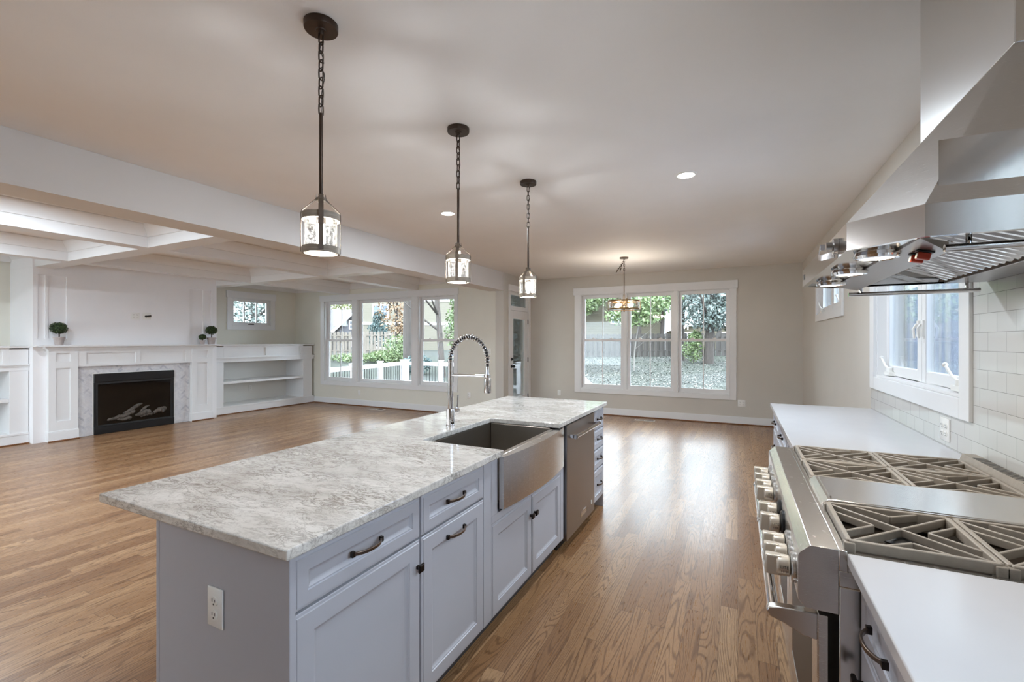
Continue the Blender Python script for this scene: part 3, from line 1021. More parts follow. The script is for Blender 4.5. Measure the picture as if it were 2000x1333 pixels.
for (ya, za), (yb, zb_), rad in lg:
    pts = []; rr = []
    lr = random.Random(int(ya*1000))
    for k in range(16):
        u = k/15
        pts.append((TX-.0005, ya+(yb-ya)*u, za+(zb_-za)*u+.007*math.sin(9*u+ya*7)+lr.uniform(-.004, .004)))
        rr.append(rad*(.82+.2*math.sin(5*u+za*20))*lr.uniform(.8, 1.2)*(.55 if k in (0, 15) else 1))
    MB().tube(pts, rr, 11).build('ceramic_log', M['log'], t)

# topiaries
def topiary(y, pot_h, pot_r, stem_h, ball, seed, label):
    z0 = 1.3905; x = FX+.02
    t = thing('potted_topiary', (x, y, z0), label, 'potted plant', 'topiaries on the mantel')
    p = MB().lathe([(0, 0), (pot_r*.72, 0), (pot_r*.96, pot_h*.8), (pot_r*1.08, pot_h*.8), (pot_r*1.1, pot_h), (pot_r*.98, pot_h), (pot_r*.92, pot_h*.86), (0, pot_h*.86)], (x, y, z0), 24).build('pot', M['pot'], t)
    MB().lathe([(0, 0), (pot_r*.93, 0), (0, .008)], (x, y, z0+pot_h*.865), 18).build('soil', M['soil'], p)
    zc = z0+pot_h+stem_h+ball*.93
    MB().tube([(x, y, z0+pot_h*.87), (x+.002, y+.002, z0+pot_h+stem_h*.5), (x, y, zc)], .008, 8).build('stem', M['stem'], t)
    rr = random.Random(seed)
    mb = MB()
    mb.ball((x, y, zc), ball*.8, 16, (1, 1, .86))
    for i in range(900):
        v = Vector((rr.gauss(0, 1), rr.gauss(0, 1), rr.gauss(0, 1))).normalized()
        c = Vector((x, y, zc))+Vector((v.x, v.y, v.z*.86))*ball*rr.uniform(.82, 1.04)
        n = (v+Vector((rr.uniform(-.7, .7), rr.uniform(-.7, .7), rr.uniform(-.7, .7)))).normalized()
        a = n.orthogonal().normalized(); b = n.cross(a)
        q = rr.uniform(0, 6.28); a, b = a*math.cos(q)+b*math.sin(q), b*math.cos(q)-a*math.sin(q)
        s1, s2 = .011, .006
        mb.m = 1 if rr.random() < .3 else 0
        mb.add([c-a*s1, c+b*s2, c+a*s1, c-b*s2], [(0, 1, 2, 3)])
    mb.build('foliage', [M['leafdark'], M['leafdark2']], t)
topiary(2.98, .12, .062, .035, .098, 1, 'round topiary in grey pot at left end of the mantel')
topiary(5.105, .125, .07, .05, .093, 2, 'taller round topiary in grey pot at right end of mantel')
topiary(4.945, .072, .045, .008, .058, 3, 'smallest topiary, short grey pot beside the taller one')

# ------------------------------------------------------------------ built-in bookcases either side of the chimney
def bookcase(y0, y1, label, pil):
    X0, X1 = LX+.0006, -9.0
    t = thing('built_in_bookcase', (X1-.3, (y0+y1)/2, 0), label, 'bookcase', 'white built-in bookcases beside the fireplace')
    xb = -9.605
    mb = MB().box(X0, xb, y0, y1, .15, 1.33)
    o = mb.build('back_panel', pm('beadboard_paint', srgb(222, 220, 214), 0.4, var=.01), t, smooth=0)
    for a, b in pil:
        MB().box(xb+.0005, X1-.012, a, b, .151, 1.335).build('side_stile', M['white'], t, bevel=.003)
    MB().box(X0, X1+.03, y0, y1, 1.352, 1.38).build('top_board', M['white'], t, bevel=.004)
    inner0, inner1 = y0 if pil[0][0] > y0+.05 else pil[0][1], pil[-1][0] if pil[-1][1] > y1-.05 else y1
    mb = MB()
    Pp = PX(X1-.012, -1)
    mid = (inner0+inner1)/2
    A = [inner0, inner0+.02, mid-.025, mid+.025, inner1-.06, inner1]; Z = [1.125, 1.15, 1.31, 1.352]
    for i in range(5):
        for j in range(3):
            mb.pbox(Pp, A[i], A[i+1], .016 if (i in (1, 3) and j == 1) else 0, .05, Z[j], Z[j+1])
    mb.build('frieze_panel', M['white'], t, smooth=0)
    mb = MB().box(xb+.0005, X1+.02, y0, y1, 1.105, 1.125).box(xb+.0005, X1+.006, y0, y1, 1.085, 1.105).box(X1-.05, X1-.008, y0, y1, 1.03, 1.085)
    mb.build('upper_shelf', M['white'], t, bevel=.002)
    MB().box(xb+.0005, X1-.02, inner0+.0005, inner1-.0005, .60, .645).build('shelf', M['white'], t, bevel=.003)
    MB().box(X0, X1, y0, y1, .0005, .15).box(X0, X1+.006, y0, y1, .13, .16).build('base', M['white'], t, bevel=.003)
    mb = MB().box(X1+.0005, X1+.016, y0, y1, .0005, .018)
    mb.build('shoe_moulding', M['shoe'], t, bevel=.005)
bookcase(5.264, 7.583, 'white built-in bookcase with open shelves right of the fireplace', [(5.30, 5.47), (7.29, 7.54)])
bookcase(.50, 2.737, 'white built-in bookcase left of the fireplace, cut by frame edge', [(.52, .75), (2.545, 2.735)])

# ------------------------------------------------------------------ island
CT0, CT1 = .885, .915
# worktop with the cut-out of the apron sink
IX0, IX1, IY0, IY1 = -2.005, -1.03, .785, 3.965
SX0, SY0, SY1 = -1.535, 1.985, 2.765
mb = MB()
mb.prism([(IX0, IY0, CT0), (IX1, IY0, CT0), (IX1, SY0, CT0), (SX0+.02, SY0, CT0), (SX0, SY0+.02, CT0), (SX0, SY1-.02, CT0), (SX0+.02, SY1, CT0), (IX1, SY1, CT0), (IX1, IY1, CT0), (IX0, IY1, CT0)], (0, 0, .03))
o = mb.build('island_worktop', M['quartz'], bevel=.004, smooth=0)
tag(o, 'veined pale quartz island worktop with notch for the sink', 'worktop')

CF = -1.06      # cabinet face plane (door front)
def front(P, a0, a1, z0, z1, parent, name, mat=None, stile=.062, th=.02):
    """raised-frame cabinet front with stepped outer edge and recessed centre panel"""
    s = min(stile, (z1-z0)*.3, (a1-a0)*.3)
    mb = MB().loops(P, a0, a1, z0, z1, [(0, -th), (0, -.006), (.002, -.004), (.009, -.003), (.011, 0), (s, 0), (s+.002, -.004), (s+.006, -.004), (s+.008, -.006), (s+.018, -.0105), (s+.02, -.0105)], back=True)
    return mb.build(name, mat or M['cab'], parent, smooth=25)
def pull(P, a, z, parent, half=.062, out=.03):
    pts = []
    for k in range(11):
        u = -1+2*k/10
        pts.append(P(a+u*half, .006+(out-.006)*(1-abs(u)**2.6), z))
    up = Vector(P(0, 0, 1))-Vector(P(0, 0, 0))
    mb = MB().strip(pts, .011, .006, up)
    h = mb.build('pull_handle', M['pewter'], parent, bevel=.0015)
    for s in (-1, 1):
        MB().pbox(P, a+s*half-.006, a+s*half+.006, -.0, .012, z-.0085, z+.0085).build('handle_foot', M['pewdark'], h, bevel=.001)
def square_knob(P, a, z, parent):
    mb = MB().pbox(P, a-.006, a+.006, -.0, .016, z-.006, z+.006)
    mb.loops(P, a-.014, a+.014, z-.014, z+.014, [(0.002, .014), (0, .017), (0, .022), (.003, .025)], back=True)
    mb.build('square_knob', M['pewdark'], parent)

PI_ = lambda a, d, z: (CF+d, a, z)       # island fronts face +X
IB = -1.665
def carcass(t, y0, y1, z1=CT0-.0006):
    mb = MB().box(IB+.0, CF-.021, y0, y1, .10, z1)
    mb.build('carcass', M['cab'], t, smooth=0)
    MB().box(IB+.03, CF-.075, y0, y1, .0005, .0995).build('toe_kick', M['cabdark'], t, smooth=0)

t = thing('island_cabinet', ((IB+CF)/2, 1.1, 0), 'grey island cabinet nearest camera with drawer over knobbed door', 'base cabinet', 'grey island base cabinets')
carcass(t, .835, 1.3735)
MB().box(IB-.02, CF+.0, .8155, .8345, .0005, CT0-.0006).build('end_panel', M['cab'], t, bevel=.002)
MB().box(IB-.0205, IB-.0385, .8155, .90, .0005, CT0-.0006).build('corner_post', M['cab'], t, bevel=.002)
d = front(PI_, .828, 1.369, .718, .868, t, 'drawer_front'); pull(PI_, 1.092, .797, d)
d = front(PI_, .828, 1.369, .105, .71, t, 'door'); square_knob(PI_, 1.35, .615, d)

t = thing('island_cabinet', ((IB+CF)/2, 1.61, 0), 'grey island cabinet with drawer and pull-out door left of sink', 'base cabinet', 'grey island base cabinets')
carcass(t, 1.374, 1.865)
d = front(PI_, 1.378, 1.843, .718, .868, t, 'drawer_front'); pull(PI_, 1.603, .797, d)
d = front(PI_, 1.378, 1.843, .105, .71, t, 'door'); pull(PI_, 1.603, .652, d)

t = thing('sink_cabinet', ((IB+CF)/2, 2.4, 0), 'grey two-door island cabinet below the steel apron sink', 'base cabinet', 'grey island base cabinets')
carcass(t, 1.866, 2.915, .60)
mb = MB().box(IB, CF-.02, 1.866, 1.93, .601, CT0-.0006).box(IB, CF-.02, 2.862, 2.915, .601, CT0-.0006).box(CF-.02, CF-.003, 1.918, 1.982, .60, CT0-.0006).box(CF-.02, CF-.003, 2.858, 2.872, .60, CT0-.0006).box(CF-.02, CF-.003, 1.846, 1.918, .105, CT0-.0006).box(CF-.02, CF-.003, 2.872, 2.93, .105, CT0-.0006).box(CF-.02, CF-.003, 1.918, 2.872, .563, .60)
mb.build('face_frame', M['cab'], t, bevel=.0015)
d = front(PI_, 1.92, 2.393, .105, .56, t, 'door'); square_knob(PI_, 2.37, .455, d)
d = front(PI_, 2.399, 2.87, .105, .56, t, 'door'); square_knob(PI_, 2.425, .455, d)

# apron-front sink
t = thing('apron_sink', (-1.3, 2.4, .62), 'stainless steel farmhouse sink with bowed apron front', 'sink')
sy0, sy1 = 1.99, 2.85
mb = MB()
N = 14
top = []; bot = []
def apx(y):
    u = (y-sy0)/(sy1-sy0)*2-1
    return CF+.028+.032*(1-u*u)
ys_ = [sy0+(sy1-sy0)*i/N for i in range(N+1)]
for i in range(N):
    a, b = ys_[i], ys_[i+1]
    mb.prism([(CF+.002, a, .62), (apx(a), a, .62), (apx(b), b, .62), (CF+.002, b, .62)], (0, 0, .258))
mb.build('apron', M['steelh'], t, bevel=0, smooth=30)
mb = MB()
bx0, bx1, by0, by1, bzb, bzt = SX0+.0, -1.095, SY0+.02, SY1-.005, .655, CT0-.0008
mb.box(bx0-.02, bx0, by0-.012, by1+.012, bzb, bzt).box(bx0, bx1, by0-.012, by0, bzb, bzt).box(bx0, bx1, by1, by1+.012, bzb, bzt)
mb.box(bx1, CF+.0015, by0-.012, by1+.012, bzb, .878)
mb.box(bx0-.02, CF+.0015, by0-.012, by1+.012, bzb-.012, bzb)
mb.build('basin', M['sinksteel'], t, bevel=.006)
MB().lathe([(0, .001), (.045, .001), (.05, .004), (.055, .003), (.055, 0)], (-1.33, 2.38, bzb), 20).build('drain', M['chrome'], t)
k = MB().box(CF+.001, CF+.03, sy1-.001, sy1+.001, .62, .86)

# pull-down spring faucet
fx, fy = -1.625, 2.402
t = thing('kitchen_faucet', (fx, fy, CT1), 'chrome pull-down faucet with exposed spring arc', 'faucet')
MB().lathe([(0, 0), (.03, 0), (.03, .004), (.0265, .008), (.0265, .10), (.025, .106), (.017, .11), (.017, .40), (.0185, .402), (.0185, .415), (0, .415)], (fx, fy, CT1+.0004), 24).build('body', M['chrome'], t)
lv = MB().cyl((fx, fy+.02, CT1+.085), (fx, fy+.085, CT1+.085), .016, 16)
lv.tube([(fx, fy+.074, CT1+.09), (fx+.002, fy+.078, CT1+.14), (fx+.004, fy+.08, CT1+.185)], .005, 8)
lv.build('lever', M['chrome'], t)
# hose path: up from the body, half circle toward the sink, down to the head
R = .134; cz = 1.335
path = []
for i in range(41):
    a = PI*i/40
    path.append(Vector((fx+R-R*math.cos(a), fy, cz+R*1.05*math.sin(a))))
path.append(Vector((fx+2*R, fy, 1.305)))
full = [Vector((fx, fy, 1.32))]+path+[Vector((fx+2*R, fy, 1.25))]
MB().tube(full, .0085, 10).build('hose', M['hoseblack'], t)
seg = [0]
for a, b in zip(path[:-1], path[1:]):
    seg.append(seg[-1]+(b-a).length)
turns = 26; hp = []
NN = turns*16
for i in range(NN+1):
    s_ = seg[-1]*i/NN
    k = max(j for j in range(len(seg)) if seg[j] <= s_+1e-9); k = min(k, len(path)-2)
    u = (s_-seg[k])/max(1e-9, seg[k+1]-seg[k])
    p = path[k].lerp(path[k+1], u); tt = (path[k+1]-path[k]).normalized()
    n1 = Vector((0, 1, 0)); n2 = tt.cross(n1)
    a = 2*PI*turns*i/NN
    hp.append(p+(n1*math.cos(a)+n2*math.sin(a))*.0145)
MB().tube(hp, .0035, 6).build('spring', M['chrome'], t)
mb = MB().lathe([(0, 0), (.021, 0), (.022, .008), (.022, .085), (.014, .095), (.011, .14), (.011, .16), (0, .16)], (fx+2*R, fy, 1.135), 20)
mb.build('spray_head', M['chrome'], t)
mb = MB().cyl((fx+.01, fy, 1.235), (fx+2*R-.02, fy, 1.237), .0085, 12)
mb.lathe([(.012, -.008), (.019, -.008), (.019, .008), (.012, .008)], (fx+2*R, fy, 1.24), 18, close=True)
mb.build('docking_arm', M['chrome'], t)

# dishwasher
t = thing('dishwasher', (-1.35, 3.28, 0), 'stainless steel dishwasher with bar handle in the island', 'dishwasher')
d0, d1 = 2.957, 3.628
PDW = lambda a, d, z: (CF+.012+d, a, z)
MB().box(IB, CF-.03, d0, d1, .10, CT0-.0006).build('tub', M['cabdark'], t, smooth=0)
MB().box(IB+.03, CF-.06, d0, d1, .0005, .0995).build('toe_kick', M['blackm'], t, smooth=0)
mb = MB()
mb.loops(PDW, d0+.004, d1-.004, .075, .87, [(0, -.04), (0, -.003), (.003, 0)], back=True)
d = mb.build('door_panel', M['steeld'], t)
mb = MB().tube([PDW(d0+.05, .05, .79), PDW(d1-.05, .05, .79)], .0135, 16)
for a in (d0+.05, d1-.05):
    mb.tube([PDW(a-.012, .05, .79), PDW(a+.012, .05, .79)], .0165, 16)
    mb.pbox(PDW, a-.009, a+.009, .0, .045, .78, .80)
h = mb.build('bar_handle', M['chrome'], d)
mb = MB().pbox(PDW, 3.255, 3.40, 0, .003, .135, .175)
pl = mb.build('badge', M['chrome'], d, bevel=.001)
MB().pbox(PDW, 3.265, 3.39, .003, .0036, .142, .168).build('badge_plate', M['steelh'], pl)
mb = MB()
for z in (.157, .173):
    mb.tube([PDW(3.535+.009*math.cos(q), .002, z+.008*math.sin(q)) for q in [2*PI*i/14 for i in range(14)]], .0018, 6, closed=True)
mb.build('emblem', M['plate'], d)

# island drawer stack
t = thing('drawer_cabinet', ((IB+CF)/2, 3.79, 0), 'grey four-drawer island cabinet beyond the dishwasher', 'drawer cabinet', 'grey island base cabinets')
carcass(t, 3.632, 3.93)
MB().box(IB-.0, CF+.0, 3.9305, 3.948, .0005, CT0-.0006).build('end_panel', M['cab'], t, bevel=.002)
for z0, z1 in ((.704, .866), (.54, .698), (.373, .534), (.105, .367)):
    d = front(PI_, 3.636, 3.944, z0, z1, t, 'drawer_front', stile=.05)
    pull(PI_, 3.80, (z0+z1)/2+.005, d, half=.055)
# island back
t = MB().box(IB-.02, IB-.0008, .901, 3.948, .0005, CT0-.0006).build('island_back_panel', M['cab'], bevel=.002)
tag(t, 'grey back panel of the island under the worktop overhang', 'panel')

# ------------------------------------------------------------------ right-hand run
RF = .272          # door face plane
PR = lambda a, d, z: (RF-d, a, z)
def rcab(y0, y1, label, name='base_cabinet', handles='drawer', nd=1):
    t = thing(name, (.6, (y0+y1)/2, 0), label, 'base cabinet', 'grey base cabinets on the right wall')
    MB().box(RF+.021, RX-.0006, y0, y1, .10, CT0-.0006).build('carcass', M['cab'], t, smooth=0)
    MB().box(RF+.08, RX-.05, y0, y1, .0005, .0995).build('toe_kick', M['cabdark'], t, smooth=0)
    d = front(PR, y0+.004, y1-.004, .715, .868, t, 'drawer_front'); pull(PR, (y0+y1)/2, .795, d)
    if handles == 'drawer':
        d = front(PR, y0+.004, y1-.004, .415, .708, t, 'drawer_front'); pull(PR, (y0+y1)/2, .60, d)
        d = front(PR, y0+.004, y1-.004, .105, .408, t, 'drawer_front'); pull(PR, (y0+y1)/2, .30, d)
    else:
        d = front(PR, y0+.004, y1-.004, .105, .708, t, 'door'); square_knob(PR, y1-.04, .62, d)
    return t
rcab(1.045, 1.398, 'grey base cabinet nearest the range, below the foreground white worktop', handles='door')
rcab(.445, 1.043, 'grey base cabinet at bottom right corner under white worktop', handles='door')
rcab(-.6, .443, 'grey base cabinet running out behind the camera', handles='door')
rcab(2.685, 3.29, 'grey drawer cabinet directly beyond the range')
rcab(3.292, 3.90, 'grey drawer cabinet second beyond the range')
rcab(3.902, 4.48, 'grey drawer cabinet at far end of the right run')
o = MB().box(.247, RX-.0085, -.6, 1.402, CT0, CT1).build('counter_worktop', M['quartz_white'], bevel=.003)
tag(o, 'white quartz worktop in the foreground, near side of the range', 'worktop')
o = MB().box(.25, RX-.0085, 2.682, 4.50, CT0, CT1).build('counter_worktop', M['quartz_white'], bevel=.003)
tag(o, 'white quartz worktop beyond the range, under the kitchen window', 'worktop')
# tiled backsplash
mb = MB()
x0, x1 = RX-.008, RX-.0004
mb.box(x0, x1, 1.337, 2.752, CT1-.03, 2.20)
mb.box(x0, x1, -.6, 1.337, CT1-.03, 1.081)
mb.box(x0, x1, 2.752, 4.503, CT1-.03, 1.081)
o = mb.build('wall_backsplash', M['tile'], loc=(0, .026, .004+CT1-.0812*4), smooth=0); o['kind'] = 'structure'

# ------------------------------------------------------------------ range
t = thing('gas_range', (.6, 2.05, 0), 'stainless steel six-burner gas range with griddle and two ovens', 'range')
r0, r1 = 1.415, 2.668
MB().box(.2325, .93, r0+.001, r1-.001, .09, .8205).build('body', M['steel'], t, bevel=.003)
mb = MB()
for y in (r0+.06, r1-.06):
    for x in (.28, .88):
        mb = MB().lathe([(0, 0), (.02, 0), (.018, .088), (0, .088)], (x, y, .0005), 14)
        mb.build('foot', M['black'], t)
# cooktop tray: floor and rim
mb = MB()
mb.box(.2325, .93, r0, r1, .821, .862)
mb.box(.232, .25, r0, r1, .862, .915); mb.box(.91, .93, r0, r1, .862, .915)
mb.box(.25, .91, r0, r0+.018, .862, .908); mb.box(.25, .91, r1-.012, r1, .862, .908)
mb.build('cooktop', M['steelh'], t, bevel=.002)
MB().box(.251, .909, r0+.019, r1-.013, .8622, .865).build('burner_pan', M['pan'], t)
# front: bullnose + bevel + control panel as one extruded profile
prof = [(.2318, .748), (.2318, .915), (.170, .915), (.146, .893), (.142, .884), (.142, .768), (.160, .748)]
mb = MB().prism([(x, r0, z) for x, z in prof], (0, r1-r0, 0))
cp = mb.build('control_panel', M['steelh'], t, bevel=.0015, smooth=20)
def lettering(txt, size, loc, rot, parent, mat, name='lettering', depth=.0004):
    cu = bpy.data.curves.new(name, 'FONT')
    cu.body = txt; cu.size = size; cu.extrude = depth; cu.align_x = 'CENTER'; cu.align_y = 'CENTER'
    ob = bpy.data.objects.new(name, cu)
    COL.objects.link(ob)
    dg = bpy.context.evaluated_depsgraph_get()
    me = bpy.data.meshes.new_from_object(ob.evaluated_get(dg))
    bpy.data.objects.remove(ob)
    o2 = bpy.data.objects.new(name, me); COL.objects.link(o2)
    me.materials.clear(); me.materials.append(mat)
    o2.parent = parent
    o2.location = Vector(loc)-ORG[parent.name]
    o2.rotation_euler = rot
    ORG[o2.name] = ORG[parent.name]
    return o2
def knob(y, z, r, big=False):
    c = (.1415, y, z); ax = (-1, 0, 0)
    base = MB().lathe([(0, 0), (r*1.45, 0), (r*1.45, .006), (r*1.25, .010), (0, .010)], c, 24, ax).build('bezel', M['black'] if big else M['steelh'], t)
    mb = MB().lathe([(0, .0105), (r, .0105), (r, .040), (r*.95, .045), (0, .045)], c, 24, ax)
    mb.box(.1415-.072, .1415-.03, y-r*.5, y+r*.5, z-r*1.0, z+r*1.0)
    k = mb.build('knob', M['nickel'], t, bevel=.005)
    # marks round the skirt of the knob
    lt = lettering('LITE', .011, (.1415-.026, y-r-.0004, z+.004), (PI/2, 0, 0), k, M['slot'])
    lettering('I II III', .008, (.1415-.026, y-r-.0004, z-.008), (PI/2, 0, 0), k, M['slot'])
for y in (1.487, 1.566, 1.648):
    knob(y, .82, .028)
for y in (1.815, 1.935):
    knob(y, .822, .030, True)
for y in (2.155, 2.255, 2.365, 2.475):
    knob(y, .82, .028)
# oven doors
def oven(y0, y1):
    mb = MB()
    Pd = lambda a, d, z: (.186-d, a, z)
    mb.loops(Pd, y0, y1, .17, .735, [(0, -.023), (0, -.004), (.004, 0), (.09, 0), (.094, -.004)], back=True)
    d = mb.build('oven_door', M['steelh'], t)
    MB().pbox(Pd, y0+.1, y1-.1, -.004, -.001, .27, .63).build('oven_window', M['black'], d)
    h = MB().tube([(.088, y0+.012, .712), (.088, y1-.012, .712)], .0145, 16)
    hh = h.build('handle_bar', M['chrome'], d)
    for y in (y0+.016, y1-.016):
        pts = [(.187, 0, .735), (.187, 0, .665), (.155, 0, .668), (.11, 0, .69), (.078, 0, .70), (.07, 0, .712), (.074, 0, .724), (.10, 0, .73)]
        MB().prism([(x, y-.014, z) for x, q, z in pts], (0, .028, 0)).build('handle_bracket', M['steel'], d, bevel=.003)
oven(r0+.006, 2.135)
oven(2.141, r1-.006)
MB().box(.20, .232, r0+.004, r1-.004, .02, .16).build('kick_panel', M['steelh'], t, bevel=.003)
# burners and grates
def grate(x0, x1, y0, y1):
    zt = .932; h = .022; w = .0082
    mb = MB()
    Q = lambda u, v, z=zt-h/2: (x0+(x1-x0)*u, y0+(y1-y0)*v, z)
    e = .022
    fr = [(e, e), (1-e, e), (1-e, 1-e), (e, 1-e)]
    for i in range(4):
        mb.bar(Q(*fr[i]), Q(*fr[(i+1) % 4]), .013, h+.006)
    for a, b in (((e, e), (1-e, 1-e)), ((e, 1-e), (1-e, e))):
        mb.bar(Q(*a), Q(*b), w, h)
    for q in range(4):
        def rot(u, v):
            for _ in range(q):
                u, v = 1-v, u
            return u, v
        ap = .30 if q % 2 == 0 else .20
        mb.bar(Q(*rot(e, .24)), Q(*rot(ap, .5)), w, h)
        mb.bar(Q(*rot(e, .76)), Q(*rot(ap, .5)), w, h)
    for u, v in fr:
        p = Q(u, v)
        mb.box(p[0]-.012, p[0]+.012, p[1]-.012, p[1]+.012, .8655, zt-.002)
    # deep skirt along the front edge of the frame
    return mb.build('grate', M['iron'], t, bevel=.0025)
def burner(x, y):
    b = MB().lathe([(0, 0), (.052, 0), (.05, .012), (.036, .018), (.036, .028), (0, .028)], (x, y, .8652), 24).build('burner', M['steelh'], t)
    MB().lathe([(0, .0282), (.042, .0282), (.044, .034), (.036, .04), (0, .042)], (x, y, .8652), 24).build('burner_cap', M['blackm'], b)
xm = .555
for y0, y1 in ((1.44, 1.762), (2.072, 2.352), (2.358, 2.645)):
    for x0, x1 in ((.252, xm-.002), (xm+.002, .868)):
        grate(x0, x1, y0, y1); burner((x0+x1)/2, (y0+y1)/2)
# griddle with rolled front
mb = MB()
prof = [(.236, .872), (.238, .90), (.246, .925), (.262, .938), (.285, .9385), (.90, .9385), (.90, .872)]
mb.prism([(x, 1.772, z) for x, z in prof], (0, .292, 0))
mb.build('griddle', M['steel'], t, bevel=.004, smooth=30)
MB().box(.27, .275, 1.80, 2.04, .9386, .9425).build('griddle_lip', M['steel'], t)
# island-trim vent at the back of the cooktop
mb = MB()
mb.prism([(.872, r0+.03, .916), (.885, r0+.03, .955), (.932, r0+.03, .955), (.9455, r0+.03, .916)], (0, r1-r0-.02, 0))
v = mb.build('back_vent', M['iron'], t, bevel=.002)
n = 48
for g in range(3):
    mb = MB()
    for i in range(g*16, g*16+15):
        y = r0+.08+(r1-r0-.14)*i/(n-1)
        mb.box(.889, .927, y-.0055, y+.0055, .9552, .956)
    mb.build('vent_slots', M['black'], v)

# ------------------------------------------------------------------ range hood
t = thing('range_hood', (.6, 2.015, 1.70), 'stainless steel chimney hood with three lit lamps over range', 'range hood')
hz0, hz1, hz2 = 1.70, 1.777, 2.196
hx, hc, hn, hf = .27, .13, 1.41, 2.62
HXW = RX-.0085
plan = [(HXW, hn), (hx+hc, hn), (hx, hn+hc), (hx, hf-hc), (hx+hc, hf), (HXW, hf)]
top = [(HXW, 1.58), (.62, 1.58), (.62, 1.58), (.62, 2.235), (.62, 2.235), (HXW, 2.235)]
mb = MB()
for i in range(5):
    a, b = plan[i], plan[i+1]
    mb.poly([(*a, hz0), (*b, hz0), (*b, hz1), (*a, hz1)])
mb.build('rim', M['steelrim'], t, smooth=0)
mb = MB()
for i in range(5):
    a, b, c, d = plan[i], plan[i+1], top[i+1], top[i]
    if c == d:
        mb.poly([(*a, hz1), (*b, hz1), (*c, hz2)])
    else:
        mb.poly([(*a, hz1), (*b, hz1), (*c, hz2), (*d, hz2)])
mb.build('canopy', M['steelh'], t, smooth=0)
MB().box(.62, HXW, 1.58, 2.235, hz2, CZ-.001).build('chimney', M['steel'], t, smooth=0, bevel=.003)
# underside
ins = .018
inner = [(HXW, hn+ins), (hx+hc+.006, hn+ins), (hx+ins, hn+hc+.006), (hx+ins, hf-hc-.006), (hx+hc+.006, hf-ins), (HXW, hf-ins)]
mb = MB()
for i in range(5):
    a, b, c, d = plan[i], plan[i+1], inner[i+1], inner[i]
    mb.poly([(*a, hz0), (*b, hz0), (*c, hz0), (*d, hz0)])
    mb.poly([(*d, hz0), (*c, hz0), (*c, hz0+.008), (*d, hz0+.008)])
# light strip, front
mb.poly([(hx+hc+.006, hn+ins, hz0+.008), (hx+ins, hn+hc+.006, hz0+.008), (hx+ins, hf-hc-.006, hz0+.008), (hx+hc+.006, hf-ins, hz0+.008), (.43, hf-ins, hz0+.008), (.43, hn+ins, hz0+.008)])
# inner end walls and back wall
for y in (hn+ins, hf-ins):
    mb.poly([(.43, y, hz0), (HXW-.03, y, hz0), (HXW-.03, y, 1.93), (.43, y, 1.93)])
mb.poly([(HXW-.002, hn+ins, hz0), (HXW-.002, hf-ins, hz0), (HXW-.002, hf-ins, 1.93), (HXW-.002, hn+ins, 1.93)])
mb.build('underside', M['mirrorsteel'], t, smooth=0)
yn, yf = hn+.04, hf-.045
top_ = [(.40, yn, 1.7075), (.49, yn+.11, 1.7075), (.49, yf, 1.7075), (.40, yf, 1.7075)]
low_ = [(.402, yn, 1.703), (.49, yn+.11, 1.682), (.49, yf, 1.682), (.402, yf, 1.703)]
mb = MB().add(top_+low_, [(0, 1, 2, 3), (7, 6, 5, 4), (0, 4, 5, 1), (1, 5, 6, 2), (2, 6, 7, 3), (3, 7, 4, 0)])
cpn = mb.build('control_strip', M['steeld'], t, smooth=0)
nrm = Vector((-.021, 0, -.088)).normalized()
for y in (1.588, 1.638):
    c = Vector((.450, y, 1.6914))
    along = Vector((nrm.z, 0, -nrm.x))
    side = Vector((0, 1, 0))
    kb = MB().prism([c+along*sx*.019+side*sy*.012 for sx, sy in ((-1, -1), (1, -1), (1, 1), (-1, 1))], nrm*.004).build('knob', M['black'], cpn, bevel=.001)
    q = c+nrm*.0042
    MB().prism([q+along*sx*.014+side*sy*.0085 for sx, sy in ((-1, -1), (1, -1), (1, 1), (-1, 1))], nrm*.019).build('knob_grip', M['red'], kb, bevel=.002)
    f = q+along*(.0145 if along.x < 0 else -.0145)
    MB().prism([f+side*sy*.0075+nrm*dn for sy, dn in ((-1, .002), (1, .002), (1, .017), (-1, .017))], Vector((-.0007, 0, 0))).build('grip_label', M['cream'], kb)
for y in (1.66, 2.02, 2.375):
    c = (.362, y, hz0+.0076)
    rg = MB().lathe([(.036, .0), (.052, 0), (.056, -.010), (.053, -.018), (.044, -.020), (.04, -.016), (.036, -.008)], c, 28).build('lamp_ring', M['chrome'], t)
    MB().lathe([(0, -.018), (.03, -.018), (.0435, -.0165)], c, 24).build('lamp_lens', M['hoodlens'], rg)
